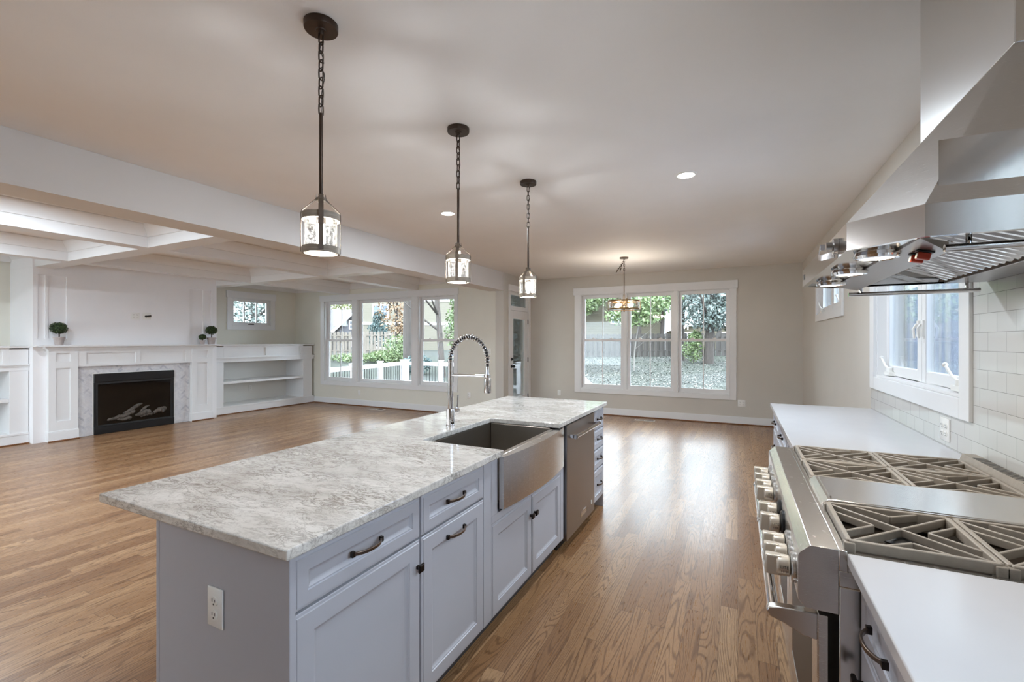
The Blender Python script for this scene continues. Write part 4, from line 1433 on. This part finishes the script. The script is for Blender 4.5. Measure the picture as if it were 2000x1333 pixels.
# baffle filters slope down from front to the rear trough
fa = Vector((.475, 0, 1.845)); fb = Vector((.80, 0, 1.727))
dirv = (fb-fa).normalized(); nrmv = Vector((dirv.z, 0, -dirv.x))
nf = 3
span = (hf-ins-.03)-(hn+ins+.03)
for k in range(nf):
    y0 = hn+ins+.03+span*k/nf+.004; y1 = hn+ins+.03+span*(k+1)/nf-.004
    mb = MB()
    nb = 8
    for i in range(nb):
        y = y0+(y1-y0)*(i+.5)/nb
        hw = (y1-y0)/nb*.5
        A_ = [(y-hw*.62, 0), (y-hw*.3, .02), (y+hw*.3, .02), (y+hw*.62, 0)]
        for (ya, da), (yb, db) in zip(A_[:-1], A_[1:]):
            p = fa-nrmv*da*-1; q = fb-nrmv*da*-1; p2 = fa+nrmv*db; q2 = fb+nrmv*db
            mb.poly([(p.x, ya, p.z), (q.x, ya, q.z), (q2.x, yb, q2.z), (p2.x, yb, p2.z)])
    f = mb.build('baffle_filter', M['mirrorsteel'], t, smooth=0)
    mb = MB()
    p, q = fa-nrmv*.004, fb-nrmv*.004
    mb.poly([(p.x, y0, p.z), (q.x, y0, q.z), (q.x, y1, q.z), (p.x, y1, p.z)])
    mb.build('filter_back', M['blackm'], f, smooth=0)
    c = fa.lerp(fb, .5)+nrmv*.024
    mb = MB().tube([(c.x, (y0+y1)/2-.02, c.z), (c.x+nrmv.x*.02, (y0+y1)/2-.018, c.z+nrmv.z*.02), (c.x+nrmv.x*.02, (y0+y1)/2+.018, c.z+nrmv.z*.02), (c.x, (y0+y1)/2+.02, c.z)], .004, 8)
    mb.build('filter_handle', M['chrome'], f)
MB().box(.80, HXW-.004, hn+ins+.002, hf-ins-.002, 1.700, 1.7245).build('grease_trough', M['steeld'], t, bevel=.002)
# side rails
for y, z in ((1.475, 1.678), (2.555, 1.662)):
    rl = MB().tube([(.455, y, z), (.90, y, z)], .0095, 14).build('utensil_rail', M['chrome'], t)
    for x in (.50, .86):
        MB().cyl((x, y, z+.006), (x, y, 1.7185 if x < .8 else 1.7005), .006, 12).build('rail_post', M['chrome'], rl)
# dial and bracket on the front rim
kx = hx-.0004
kb = MB().lathe([(0, 0), (.024, 0), (.024, .012), (.014, .014), (.014, .03), (0, .03)], (kx, 1.665, 1.735), 20, (-1, 0, 0))
kb.build('front_dial', M['steeld'], t)
mb = MB().strip([(kx-.002, 1.76, 1.752), (kx-.03, 1.765, 1.752), (kx-.034, 1.765, 1.72), (kx-.03, 1.73, 1.714), (kx-.004, 1.69, 1.714)], .02, .003, (0, .3, 1))
mb.build('front_bracket', M['steeld'], t)
MB().box(kx-.001, kx+.0002, 2.42, 2.45, 1.728, 1.75).build('front_slot', M['slot'], t)

# ------------------------------------------------------------------ pendants
def chain(x, y, z0, z1, L=.046, w=.021, wr=.0031):
    mb = MB()
    n = max(1, round((z1-z0)/(L*.78))); step = (z1-z0)/n
    for i in range(n):
        zc = z0+step*(i+.5); hl = step*.64
        pts = []
        for k in range(16):
            a = 2*PI*k/16
            u, vz = math.cos(a)*w*.5, math.sin(a)
            zz = zc+(math.copysign(hl-w*.5, vz) if abs(vz) > .2 else 0)+vz*w*.5
            pts.append((x+u, y, zz) if i % 2 else (x, y+u, zz))
        mb.tube(pts, wr, 6, closed=True)
    return mb
def pendant(y, label, src=None):
    x = -1.522
    t = thing('pendant_light', (x, y, CZ), label, 'pendant light', 'lantern pendants above the island')
    MB().lathe([(0, -.03), (.02, -.03), (.022, -.026), (.064, -.026), (.066, -.022), (.066, -.0005), (0, -.0005)], (x, y, CZ), 36).lathe([(0, -.045), (.008, -.045), (.012, -.03), (.0, -.03)], (x, y, CZ), 16).build('canopy', M['bronze'], t)
    mb = chain(x, y, 2.375, 2.70)
    mb.build('chain', M['bronze'], t)
    cord = [(x+.006*math.sin(i*1.7)+.004, y+.006*math.cos(i*1.3), 2.70-.325*i/14) for i in range(15)]
    cord[7] = (x+.018, y, cord[7][2]); cord[8] = (x+.02, y, cord[8][2])
    MB().tube(cord, .0016, 5).build('cord', M['black'], t)
    MB().lathe([(0, .36), (.005, .36), (.0075, .35), (.0075, .02), (.011, .018), (.011, 0), (0, 0)], (x, y, 2.02), 14).build('rod', M['bronze'], t)
    R_ = .068
    zt0, zt1 = 1.94, 1.968; zb0, zb1 = 1.806, 1.832
    for nm, za, zb in (('top_ring', zt0, zt1), ('bottom_ring', zb0, zb1)):
        rg = MB().lathe([(R_-.004, za), (R_+.004, za), (R_+.004, zb), (R_-.004, zb)], (x, y, 0), 40, close=True)
        rg.build(nm, M['ringwood'], t)
    MB().lathe([(R_-.006, zb0+.001), (R_-.006, zt1-.002)], (x, y, 0), 40).build('glass_shade', M['seeded'], t)
    mb = MB().lathe([(0, 1.972), (.03, 1.972), (.03, 1.966), (0, 1.966)], (x, y, 0), 20)
    mb.box(x-R_, x+R_, y-.006, y+.006, 1.962, 1.966)
    mb.build('spider', M['strap'], t)
    sk = MB().lathe([(0, 1.9655), (.018, 1.9655), (.018, 1.925), (0, 1.925)], (x, y, 0), 18).build('socket', M['socket'], t)
    MB().lathe([(0, 1.9245), (.012, 1.9245), (.016, 1.905), (.0165, 1.87), (.012, 1.845), (.004, 1.836), (0, 1.835)], (x, y, 0), 16).build('bulb', M['bulb'], sk)
    for k in range(4):
        a = PI/2*k+math.radians(-41)
        dx, dy = math.cos(a), math.sin(a)
        side = (-dy, dx, 0)
        pts = [(x+dx*.016, y+dy*.016, 2.045), (x+dx*.02, y+dy*.02, 2.025), (x+dx*(R_+.004), y+dy*(R_+.004), 1.975), (x+dx*(R_+.0065), y+dy*(R_+.0065), 1.965), (x+dx*(R_+.0065), y+dy*(R_+.0065), 1.81)]
        MB().strip(pts, .019, .0022, side).build('strap', M['strap'], t)
    c = MB().lathe([(0, 0), (.02, 0), (.02, .012), (0, .012)], (x, y, 2.02), 16).build('collar', M['strap'], t)
    return t
p1 = pendant(1.316, 'nearest and largest-looking lantern pendant over the island worktop')
dup(p1, (0, 2.333-1.316, 0), 'middle lantern pendant of the island row, above the sink', turn=-22)
dup(p1, (0, 3.364-1.316, 0), 'farthest lantern pendant of the island row, before the deck door', turn=-52)

# chandelier in the nook
x, y = -1.573, 7.067
t = thing('drum_chandelier', (x, y, CZ), 'round bronze drum chandelier with glass hanging before nook window', 'chandelier')
MB().lathe([(0, -.035), (.012, -.035), (.014, -.026), (.064, -.022), (.066, -.0005), (0, -.0005)], (x, y, CZ), 30).build('canopy', M['strap'], t)
mb = chain(x, y, 2.505, 2.705)
c2 = chain(x, y, 0, .20)
for i, p in enumerate(c2.v):
    q = Vector(p)-Vector((x, y, 0))
    q = Matrix.Rotation(.62, 4, 'Y') @ q
    c2.v[i] = (x+q.x-.135+.01, y+q.y+.01, 2.52+q.z)
mb.add(c2.v, c2.f)
c3 = chain(x, y, 0, .12)
for i, p in enumerate(c3.v):
    q = Vector(p)-Vector((x, y, 0))
    q = Matrix.Rotation(.25, 4, 'Y') @ q
    c3.v[i] = (x+q.x-.06, y+q.y-.012, 2.53+q.z)
mb.add(c3.v, c3.f)
mb.build('chain', M['bronze'], t)
MB().lathe([(0, .46), (.006, .46), (.008, .45), (.008, .12), (.016, .118), (.016, 0), (0, 0)], (x, y, 2.05), 16).build('rod', M['strap'], t)
R_ = .238
for nm, za, zb in (('top_ring', 2.052, 2.075), ('bottom_ring', 1.93, 1.953)):
    MB().lathe([(R_-.004, za), (R_+.004, za), (R_+.004, zb), (R_-.004, zb)], (x, y, 0), 56, close=True).build(nm, M['brass'], t)
MB().lathe([(R_-.006, 1.932), (R_-.006, 2.074)], (x, y, 0), 56).build('glass_drum', M['seeded'], t)
mb = MB()
for k in range(4):
    a = PI/2*k+math.radians(-68)
    dx, dy = math.cos(a), math.sin(a)
    MB().strip([(x+dx*(R_+.007), y+dy*(R_+.007), 2.085), (x+dx*(R_+.007), y+dy*(R_+.007), 1.92)], .018, .004, (-dy, dx, 0)).build('strap', M['brass'], t)
    MB().bar((x+dx*.01, y+dy*.01, 2.06), (x+dx*(R_-.004), y+dy*(R_-.004), 2.06), .012, .006).build('spoke', M['brass'], t)
MB().lathe([(0, .16), (.012, .16), (.012, .02), (.018, .012), (.018, .006), (.008, 0), (0, -.012)], (x, y, 1.905), 16).build('centre_stem', M['brass'], t)
MB().lathe([(0, 0), (R_-.012, 0), (R_-.012, .002), (0, .002)], (x, y, 1.934), 40).build('diffuser', M['seeded'], t)
for k in range(4):
    a = PI/2*k+math.radians(-26)
    dx, dy = math.cos(a), math.sin(a)
    sk = MB().cyl((x+dx*.012, y+dy*.012, 2.005), (x+dx*.07, y+dy*.07, 2.005), .015, 14).build('socket', M['socket'], t)
    q = [(.0, 0), (.012, 0), (.016, .02), (.028, .05), (.028, .068), (.016, .088), (0, .094)]
    MB().lathe(q, (x+dx*.071, y+dy*.071, 2.005), 16, (dx, dy, 0)).build('bulb', M['bulbwhite'], sk)

# recessed cans
def can(x, y, label, z=CZ, group='recessed ceiling lights', watts=CAN_W):
    t = thing('recessed_light', (x, y, z), label, 'ceiling light', group)
    MB().lathe([(.062, -.0015), (.064, -.006), (.08, -.004), (.082, -.0006), (.062, -.0006)], (x, y, z), 36).build('trim_ring', M['plate'], t)
    MB().lathe([(0, -.0018), (.062, -.0018)], (x, y, z), 32).build('lens', M['canlens'], t)
    ld = bpy.data.lights.new('can_lamp', 'AREA')
    ld.shape = 'DISK'; ld.size = .12; ld.energy = watts; ld.color = CAN_COL
    lo = bpy.data.objects.new('can_lamp', ld); COL.objects.link(lo)
    lo.parent = t; lo.location = (0, 0, -.008)
    return t
can(-2.628, 3.839, 'round lit ceiling light between the first two pendants')
can(-.361, 3.775, 'round lit ceiling light in open ceiling right of pendants')
can(-.36, 1.35, 'added unseen fill light overhead between island and range', watts=2.6)  # added out of view to brighten the aisle and drawer fronts
for cx, cy, lb in ((-5.1, 1.6, 'front coffer nearest the header'), (-7.0, 1.6, 'front coffer of the centre row'), (-7.0, -1.4, 'rear coffer of the centre row'), (-5.1, -1.4, 'rear coffer beside the header')):  # unseen lamps added to brighten the living room
    can(cx, cy, 'added unseen fill light in the '+lb, watts=13)
for yy in (1.66, 2.02, 2.375):
    ld = bpy.data.lights.new('hood_lamp', 'AREA'); ld.shape = 'DISK'; ld.size = .06; ld.energy = 0.5; ld.color = (1, .9, .78)
    lo = bpy.data.objects.new('hood_lamp', ld); COL.objects.link(lo); lo.location = (.362, yy, 1.6875)

# ------------------------------------------------------------------ outdoors
rr = random.Random(3)
def gz(x, y):
    return max(-1.0, min(.62, -1.0+.055*(math.hypot(x, y)-9.5)))
mb = MB()
NX, NYY = 60, 44
gx = [-62+i*1.6 for i in range(NX+1)]; gy = [-12+j*1.7 for j in range(NYY+1)]
mb.add([(a, b, gz(a, b)+rr.uniform(-.02, .02)) for b in gy for a in gx], [(j*(NX+1)+i, j*(NX+1)+i+1, (j+1)*(NX+1)+i+1, (j+1)*(NX+1)+i) for j in range(NYY) for i in range(NX)])
struct('ground', mb, M['lawn'])
mb = MB()
for i in range(14000):
    d_ = rr.uniform(13, 34); a = math.radians(rr.uniform(86, 112))
    px_, py_ = d_*math.cos(a), d_*math.sin(a)
    z = gz(px_, py_)+.03
    q = rr.uniform(0, PI); s_ = rr.uniform(.025, .055)
    tl = Vector((rr.uniform(-.5, .5), rr.uniform(-.5, .5), 1)).normalized()
    u = tl.orthogonal().normalized(); v = tl.cross(u)
    u, v = u*math.cos(q)+v*math.sin(q), v*math.cos(q)-u*math.sin(q)
    c = Vector((px_, py_, z))
    mb.add([c-u*s_, c+v*s_*.6, c+u*s_, c-v*s_*.6], [(0, 1, 2, 3)])
o = mb.build('fallen_leaves', M['fallen']); o['kind'] = 'stuff'
tag(o, 'pale fallen leaves scattered over the back lawn', 'leaves')

# deck and railing
mb = MB().box(-10.6, HX1-.18, LY+.18, 12.3, -.22, -.12)
struct('floor_deck', mb, M['deck'])
def railing(p, q, label, nposts, skip_last=False):
    p, q = Vector(p), Vector(q)
    t = thing('deck_railing', (p+q)/2*1.0, label, 'railing', 'white deck railings')
    n = (q-p).normalized(); L = (q-p).length
    zt = .75
    up = Vector((0, 0, 1))
    MB().bar(p+up*(zt-.02+.12), q+up*(zt-.02+.12), .09, .04).bar(p+up*(zt-.075+.12), q+up*(zt-.075+.12), .04, .07).build('top_rail', M['rail'], t)
    MB().bar(p+up*.20, q+up*.20, .05, .09).build('bottom_rail', M['rail'], t)
    for i in range(nposts):
        c = p.lerp(q, i/(nposts-1))
        pt = MB().box(c.x-.055, c.x+.055, c.y-.055, c.y+.055, -.119, .80).box(c.x-.075, c.x+.075, c.y-.075, c.y+.075, .80, .825)
        pt.build('post', M['rail'], t, bevel=.006)
    nb = min(int(L/.115), 98)
    for i in range(1, nb):
        c = p.lerp(q, i/nb)
        MB().cyl(c+up*.24, c+up*(zt+.02), .0095, 6).build('baluster', M['black'], t)
# (rail z is measured from the deck at -0.12)
railing((-9.35, 8.0, -.12), (-10.15, 12.15, -.12), 'white deck railing with black balusters running away at left', 4)
railing((-10.0, 12.17, -.12), (-4.4, 12.17, -.12), 'white deck railing with black balusters across the far deck edge', 5)
# stair rail going down to the lawn
t = thing('stair_railing', (-3.6, 12.4, -.9), 'white sloping stair railing down to the lawn', 'railing')
a, b = Vector((-4.3, 12.3, .80)), Vector((-2.85, 12.3, -.42))
MB().bar(a, b, .09, .05).bar(a-Vector((0, 0, .06)), b-Vector((0, 0, .06)), .04, .08).build('hand_rail', M['rail'], t)
MB().bar(a-Vector((0, 0, .62)), b-Vector((0, 0, .62)), .05, .08).build('lower_rail', M['rail'], t)
for i in range(1, 13):
    c = a.lerp(b, i/13)
    MB().cyl(c-Vector((0, 0, .6)), c-Vector((0, 0, .06)), .0095, 6).build('baluster', M['black'], t)
MB().box(b.x-.05, b.x+.06, b.y-.055, b.y+.055, -.95, b.z+.08).build('newel_post', M['rail'], t, bevel=.006)
mb = MB()
for i in range(7):
    mb.box(-4.3+i*.22, -4.06+i*.22, 12.38, 13.4, -.36-i*.1, -.22-i*.1)
o = mb.build('deck_stairs', M['deck']); tag(o, 'wooden deck stairs going down behind the sloping rail', 'stairs')

# fences
def fence(p, q, h, label, mat, gap=.14, bw=.13, thick=.02):
    p, q = Vector(p), Vector(q); L = (q-p).length; n = (q-p).normalized(); s = Vector((-n.y, n.x, 0))
    t = thing('wooden_fence', (p+q)/2, label, 'fence')
    mb = MB(); i = 0
    k = int(L/gap)
    for i in range(k):
        c = p+n*(i+.5)*gap+s*(.03 if i % 2 else -.03)
        zb = gz(c.x, c.y)
        mb.bar((c.x, c.y, zb+h/2+.02), (c.x+n.x*.001, c.y+n.y*.001, zb+h/2+.02), bw, h) if False else mb.add(*slab(c, n, s, bw, thick, zb, h+.03*math.sin(i*2.3)))
    mb.build('fence_boards', mat, t, smooth=0)
    mb = MB()
    for fz in (.25, .85):
        for j in range(12):
            a_ = p.lerp(q, j/12); b_ = p.lerp(q, (j+1)/12)
            mb.bar((a_.x, a_.y, gz(a_.x, a_.y)+h*fz), (b_.x, b_.y, gz(b_.x, b_.y)+h*fz), .09, .04, s)
    mb.build('fence_rails', mat, t, smooth=0)
    for j in range(int(L/2.4)+1):
        c = p+n*j*2.4+s*.09
        MB().box(c.x-.05, c.x+.05, c.y-.05, c.y+.05, gz(c.x, c.y)-.1, gz(c.x, c.y)+h+.02).build('fence_post', mat, t, smooth=0)
def slab(c, n, s, w, th, z0, h):
    v = []
    for z in (z0, z0+h):
        for a, b in ((-1, -1), (1, -1), (1, 1), (-1, 1)):
            p = Vector((c.x, c.y, z))+n*a*w/2+s*b*th/2; v.append(p)
    return v, [(3, 2, 1, 0), (4, 5, 6, 7), (0, 1, 5, 4), (1, 2, 6, 5), (2, 3, 7, 6), (3, 0, 4, 7)]
fence((-13.5, 30.4, 0), (3.5, 36.8, 0), 1.62, 'dark weathered board fence across the back of the lawn', M['fence'], gap=.19, bw=.17)
fence((-26.2, 20.3, 0), (-22.9, 27.0, 0), 1.75, 'pale weathered picket fence on the left of the yard', M['fencel'], gap=.26, bw=.18)
fence((-33.0, 24.0, 0), (-27.5, 26.6, 0), 1.5, 'grey board fence in front of the gabled house', M['fence'], gap=.2, bw=.17)

# trees
def leafcloud(mb, c, rad, n, size, r2):
    for i in range(n):
        v = Vector((r2.gauss(0, 1), r2.gauss(0, 1), r2.gauss(0, 1))).normalized()*(r2.random()**.45)
        p = Vector(c)+Vector((v.x*rad[0], v.y*rad[1], v.z*rad[2]))
        nn = Vector((r2.uniform(-1, 1), r2.uniform(-1, 1), r2.uniform(-.3, 1))).normalized()
        a = nn.orthogonal().normalized(); b = nn.cross(a)
        q = r2.uniform(0, 6.28); a, b = a*math.cos(q)+b*math.sin(q), b*math.cos(q)-a*math.sin(q)
        s = size*.72*r2.uniform(.6, 1.3)
        mb.add([p-a*s, p+b*s*.55, p+a*s, p-b*s*.55], [(0, 1, 2, 3)])
def tree(name, x, y, h, r, clouds, lm, label, bark='bark', lean=(0, 0), seed=1, branches=5, cat='tree', group='trees in the back yard', n=900, size=.16):
    r2 = random.Random(seed)
    z0 = gz(x, y)-.1
    t = thing(name, (x, y, z0), label, cat, group)
    pts = [(x+lean[0]*u+.06*math.sin(5*u+seed), y+lean[1]*u, z0+h*u) for u in [i/8 for i in range(9)]]
    MB().tube(pts, [r*(1-.55*i/8) for i in range(9)], 10).build('trunk', M[bark], t)
    for b in range(branches):
        u = .45+.5*b/max(1, branches); k = int(u*8)
        a = r2.uniform(0, 6.28); L = h*r2.uniform(.25, .42)
        p = Vector(pts[k])
        q = [p, p+Vector((math.cos(a)*L*.4, math.sin(a)*L*.4, L*.3)), p+Vector((math.cos(a)*L*.9, math.sin(a)*L*.9, L*.75))]
        MB().tube(q, [r*.35, r*.25, r*.1], 7).build('branch', M[bark], t)
    mb = MB()
    for (dx, dy, dz, ra, rb, rc) in clouds:
        leafcloud(mb, (x+dx, y+dy, z0+dz), (ra, rb, rc), int(n*1.7), size, r2)
    if clouds:
        mb.build('foliage', M[lm], t, smooth=0)
    return t
# living-room window side
tree('maple_tree', -20.1, 23.5, 4.6, .12, [(0, 0, 3.5, 1.5, 1.5, 1.6), (.5, .3, 2.3, 1.2, 1.2, .9), (-.3, 0, 4.7, 1.0, 1.0, .8)], 'lf_orange', 'small tree with rusty orange leaves behind picture window', seed=2, n=420, size=.13)
tree('oak_tree', -15.6, 19.1, 9.0, .26, [(-.5, .5, 8.6, 3.2, 3.0, 2.0)], 'lf_green', 'thick grey trunk at right side of the picture window', seed=3, branches=3)
tree('conifer_tree', -25.9, 28.1, 3.4, .1, [(0, 0, 1.2, 1.1, 1.1, .7), (0, 0, 2.0, .9, .9, .7), (0, 0, 2.8, .5, .5, .6)], 'lf_blue', 'bluish conifer in front of the tan house', seed=4, n=700, size=.12)
tree('leaning_tree', -12.7, 18.2, 6.2, .17, [(.2, .4, 5.6, 1.0, 1.2, .9)], 'lf_orange', 'leaning bare trunk in the right living room window', lean=(-.9, .2), seed=5, branches=6, n=260, size=.12)
tree('evergreen_tree', -13.9, 21.9, 6.5, .18, [(0, 0, 2.4, 1.1, 1.2, 1.6), (.2, 0, 4.6, 1.2, 1.2, 1.7), (.2, 0, 6.2, .9, 1.0, 1.2)], 'lf_green', 'tall green tree filling the right living room window', seed=6, n=1500, size=.12)
tree('distant_tree', -51.0, 45.0, 9.0, .3, [(0, 0, 6.5, 3.6, 3.2, 2.6), (3.5, 2.0, 6.5, 3.4, 3, 2.4)], 'lf_yellow', 'yellow green tree above the gabled house', seed=7, n=1300, size=.22)
def shrub(x, y, clouds, lm, label, seed, n=900, size=.1):
    r2 = random.Random(seed); z0 = gz(x, y)
    mb = MB()
    for (dx, dy, dz, ra, rb, rc) in clouds:
        leafcloud(mb, (x+dx, y+dy, z0+dz), (ra, rb, rc), n, size, r2)
    t = thing('garden_shrub', (x, y, z0), label, 'shrub', 'shrubs along the fences')
    mb.build('foliage', M[lm], t, smooth=0)
    MB().tube([(x, y, z0-.05), (x, y, z0+.5)], .04, 6).build('stem', M['bark'], t)
shrub(-18.9, 22.2, [(0, 0, .9, 1.1, 1.1, .9), (-.5, -.4, .4, 1.3, 1.0, .45)], 'lf_green', 'bright green shrub below the orange-leaved tree', 11, 1300)
shrub(-21.6, 21.2, [(0, 0, .25, 1.9, 1.2, .3), (1.5, .9, .3, 1.4, 1.0, .35)], 'lf_green', 'low ground cover in front of the picket fence', 12, 1200)
shrub(-23.6, 19.2, [(0, 0, .5, .9, .9, .55), (-1.6, -1.2, .45, 1.2, 1, .5)], 'lf_grey', 'grey-green bush at left end of picket fence', 13, 900)
shrub(-14.6, 18.6, [(0, 0, .5, .8, .6, .5)], 'lf_blue', 'dark low bush between the two right-hand trunks', 14, 900)
shrub(-2.4, 29.6, [(0, 0, .8, .7, .6, .8), (.1, 0, 1.5, .45, .4, .5)], 'lf_green', 'bush against the back fence seen in right nook sash', 15, 700)
# nook window side
tree('cherry_tree', -10.2, 24.9, 5.0, .13, [(1.0, 0, 3.8, 1.7, 1.5, 1.0), (-.8, .4, 3.4, 1.4, 1.4, 1.2), (2.6, .8, 4.3, 1.6, 1.5, .9)], 'lf_green', 'leaning leafy tree in the left nook window', lean=(2.6, .6), seed=21, n=700, size=.15)
tree('sapling', -4.9, 24.4, 3.4, .045, [(0, 0, 3.1, 1.6, 1.2, .7), (.9, 0, 3.9, 1.6, 1.2, .8)], 'lf_green', 'thin pale sapling in the middle nook window', bark='barkl', lean=(.25, 0), seed=22, n=650, size=.14, branches=3)
tree('oak_tree', -3.3, 31.0, 6.5, .36, [(0, 0, 4.6, 2.2, 1.8, 1.5), (-1.4, .4, 5.6, 2.4, 2, 1.6)], 'lf_grey', 'thick dark trunk at left of the right nook sash', seed=23, n=900, size=.17)
tree('oak_tree', -1.5, 29.5, 6.8, .30, [(.3, 0, 2.9, 2.0, 1.5, .9), (.3, 0, 3.7, 1.9, 1.5, 1.2), (-.3, 0, 5.0, 2.2, 1.8, 1.3), (1.9, .3, 4.4, 1.7, 1.5, 1.5)], 'lf_grey', 'spreading tree with grey foliage in right nook sash', seed=24, n=1100, size=.15)
tree('distant_tree', -13.5, 58.0, 13, .3, [(0, 0, 8.6, 5.5, 3, 3.4), (6.5, 0, 9.6, 5.5, 3, 3.6), (14.0, 0, 9, 5.5, 3, 3.8)], 'lf_grey', 'tall grey-green trees beyond the back fence', seed=25, n=1800, size=.24)
tree('yard_tree', -10.6, 22.3, 6.0, .32, [(.2, 0, 4.4, 1.7, 1.5, 1.6), (-.4, 0, 2.6, 1.2, 1.2, 1.0), (1.0, .2, 3.0, 1.0, 1.0, 1.1), (0, 0, 1.2, 1.3, 1.0, .8)], 'lf_grey', 'grey-green tree seen through the glass of the deck door', seed=27, n=1100, size=.12)
tree('alcove_tree', -15.5, 10.5, 4.5, .16, [(0, 0, 3.4, 1.7, 2.2, 1.2), (.3, .5, 2.2, 1.6, 2.0, .8)], 'lf_grey', 'leafy tree outside the small window beside the fireplace', seed=26, n=1600, size=.1)

for i, (tx, ty, hh, lm) in enumerate([(-13.0, 39.0, 8.5, 'lf_green'), (-7.2, 38.2, 8.8, 'lf_grey'), (-5.6, 39.5, 9.0, 'lf_green'), (-1.3, 38.6, 8.6, 'lf_grey'), (2.2, 40.0, 8.8, 'lf_grey')]):
    tree('backdrop_tree', tx, ty, hh*.7, .2, [(0, 0, hh*.82, 2.6, 1.6, 1.8), (.6, 0, hh*.55, 2.0, 1.4, 1.5), (-1.0, .3, hh*.68, 1.8, 1.4, 1.4)], lm, ['leafy tree rising above the fence at far left of the nook window', 'grey-green tree behind the fence near the left mullion', 'leafy tree behind the fence in the middle nook sash', 'grey-green tree behind the fence near the right mullion', 'grey-green tree behind the fence at far right of nook window'][i], seed=40+i, n=1500, size=.17)
# neighbouring houses
def house(name, c, ang, w, d, h, roof, label, sm, wins, gable=True, band=None, wing=None):
    c = Vector(c); R = Matrix.Rotation(ang, 3, 'Z')
    def G(x, y, z):
        p = R @ Vector((x, y, 0)); return (c.x+p.x, c.y+p.y, c.z+z)
    t = thing(name, c, label, 'house', 'neighbouring houses')
    def gbox(mb, x0, x1, y0, y1, z0, z1):
        v = [G(x, y, z) for z in (z0, z1) for y in (y0, y1) for x in (x0, x1)]
        mb.add(v, [(0, 2, 3, 1), (4, 5, 7, 6), (0, 1, 5, 4), (2, 6, 7, 3), (0, 4, 6, 2), (1, 3, 7, 5)])
        return mb
    mb = gbox(MB(), -w/2, w/2, 0, d, 0, h)
    if gable:
        mb.prism([G(-w/2, 0, h), G(w/2, 0, h), G(0, 0, h+roof)], Vector(G(0, d, 0))-Vector(G(0, 0, 0)))
    mb.build('wall', M[sm], t, smooth=0)
    mb = MB()
    e = .35
    dv = Vector(G(0, d+e*2, 0))-Vector(G(0, 0, 0))
    k = roof/(w/2)
    for s in (-1, 1):
        mb.prism([G(s*(w/2+e), -e, h-e*k+.02), G(0, -e, h+roof+.02), G(0, -e, h+roof+.2), G(s*(w/2+e), -e, h-e*k+.2)], dv)
    mb.build('roof', M['roof'], t, smooth=0)
    if wing:
        x0, x1, hw, dw, rz = wing
        gbox(MB(), x0, x1, .6, dw, 0, hw).build('wing_wall', M[sm], t, smooth=0)
        MB().prism([G(x0, .2, hw-.05), G(x0, dw, hw+rz), G(x0, dw, hw+rz+.15), G(x0, .2, hw+.1)], Vector(G(x1-x0, 0, 0))-Vector(G(0, 0, 0))).build('wing_roof', M['roof'], t, smooth=0)
        gbox(MB(), x0, x1, .12, .2, hw-.1, hw+.12).build('wing_fascia', M['rail'], t, smooth=0)
    mb = MB()
    for s in (-1, 1):
        mb.bar(G(s*(w/2+e), -e-.03, h-e*k+.02), G(0, -e-.03, h+roof+.02), .06, .24, (0, 0, 1))
        gbox(mb, s*w/2-.1, s*w/2+.1, -.06, .02, 0, h)
    for z in (band or []):
        gbox(mb, -w/2, w/2, -.06, -.001, z, z+.22)
    mb.build('trim_boards', M['rail'], t, smooth=0)
    for (x0, x1, z0, z1) in wins:
        f = MB()
        for a0, a1, b0, b1 in ((x0-.1, x0, z0-.1, z1+.1), (x1, x1+.1, z0-.1, z1+.1), (x0, x1, z0-.1, z0), (x0, x1, z1, z1+.1), ((x0+x1)/2-.03, (x0+x1)/2+.03, z0, z1), (x0, x1, (z0+z1)/2-.03, (z0+z1)/2+.03)):
            gbox(f, a0, a1, -.09, -.002, b0, b1)
        fo = f.build('house_window', M['rail'], t, smooth=0)
        gbox(MB(), x0, x1, -.04, -.003, z0, z1).build('pane', M['winblind'], fo, smooth=0)
# house fronts turned toward the yard
aimL = math.radians(38)
house('gabled_house', (-34.4, 33.6, .4), aimL, 3.6, 4, 2.0, 1.75, 'small grey house with steep gable seen through left window', 'side_grey', [(-1.0, -.2, .55, 1.35), (-.25, .25, 2.3, 3.0)], wing=(-8.0, 1.7, 1.95, 3.9, 2.3))
house('tan_house', (-26.6, 32.5, .3), aimL, 8.6, 3, 7.6, 2.4, 'tall tan sided house with white trim behind picture window', 'side_tan', [(-2.95, -1.75, 3.3, 4.3), (-2.6, -1.4, .6, 1.7)], band=[2.6, 4.75])
house('cream_house', (-19.4, 39.0, .4), aimL, 5.0, 8, 6.6, 2.2, 'pale house half hidden behind the orange-leaved tree', 'side_beige', [(-1.6, -.4, 3.2, 4.6), (.4, 1.6, 3.2, 4.6), (-1.0, .2, .6, 1.8)], band=[2.4])
house('ranch_house', (-10.2, 41.6, .5), math.radians(14), 9.0, 8, 5.0, 2.2, 'beige sided house beyond the back fence, left nook sash', 'side_beige', [(-.2, 1.1, 2.6, 4.0)])
house('far_house', (-3.0, 52.0, .6), math.radians(5), 10.0, 8, 1.7, 1.2, 'low beige house far behind the back fence', 'side_beige', [(-2.5, -1.2, .7, 1.7), (1.5, 3, .7, 1.7)])
# side neighbour close to the kitchen windows
t = thing('side_house', (4.1, 4.5, -1), 'pale blue panelled neighbour wall close outside the kitchen window', 'house', 'neighbouring houses')
MB().box(3.4, 7, -5.5, 26.0, -1, 2.6).build('wall', M['side_blue'], t, smooth=0)
mb = MB()
yy = -5.4
i = 0
while yy < 25.8:
    mb.box(3.365, 3.3995, yy, yy+.14, -.95, 2.6)
    if i % 2:
        mb.box(3.375, 3.3995, yy+.40, yy+.46, -.95, 2.6)
    yy += .95; i += 1
mb.build('battens', M['rail'], t, smooth=0)
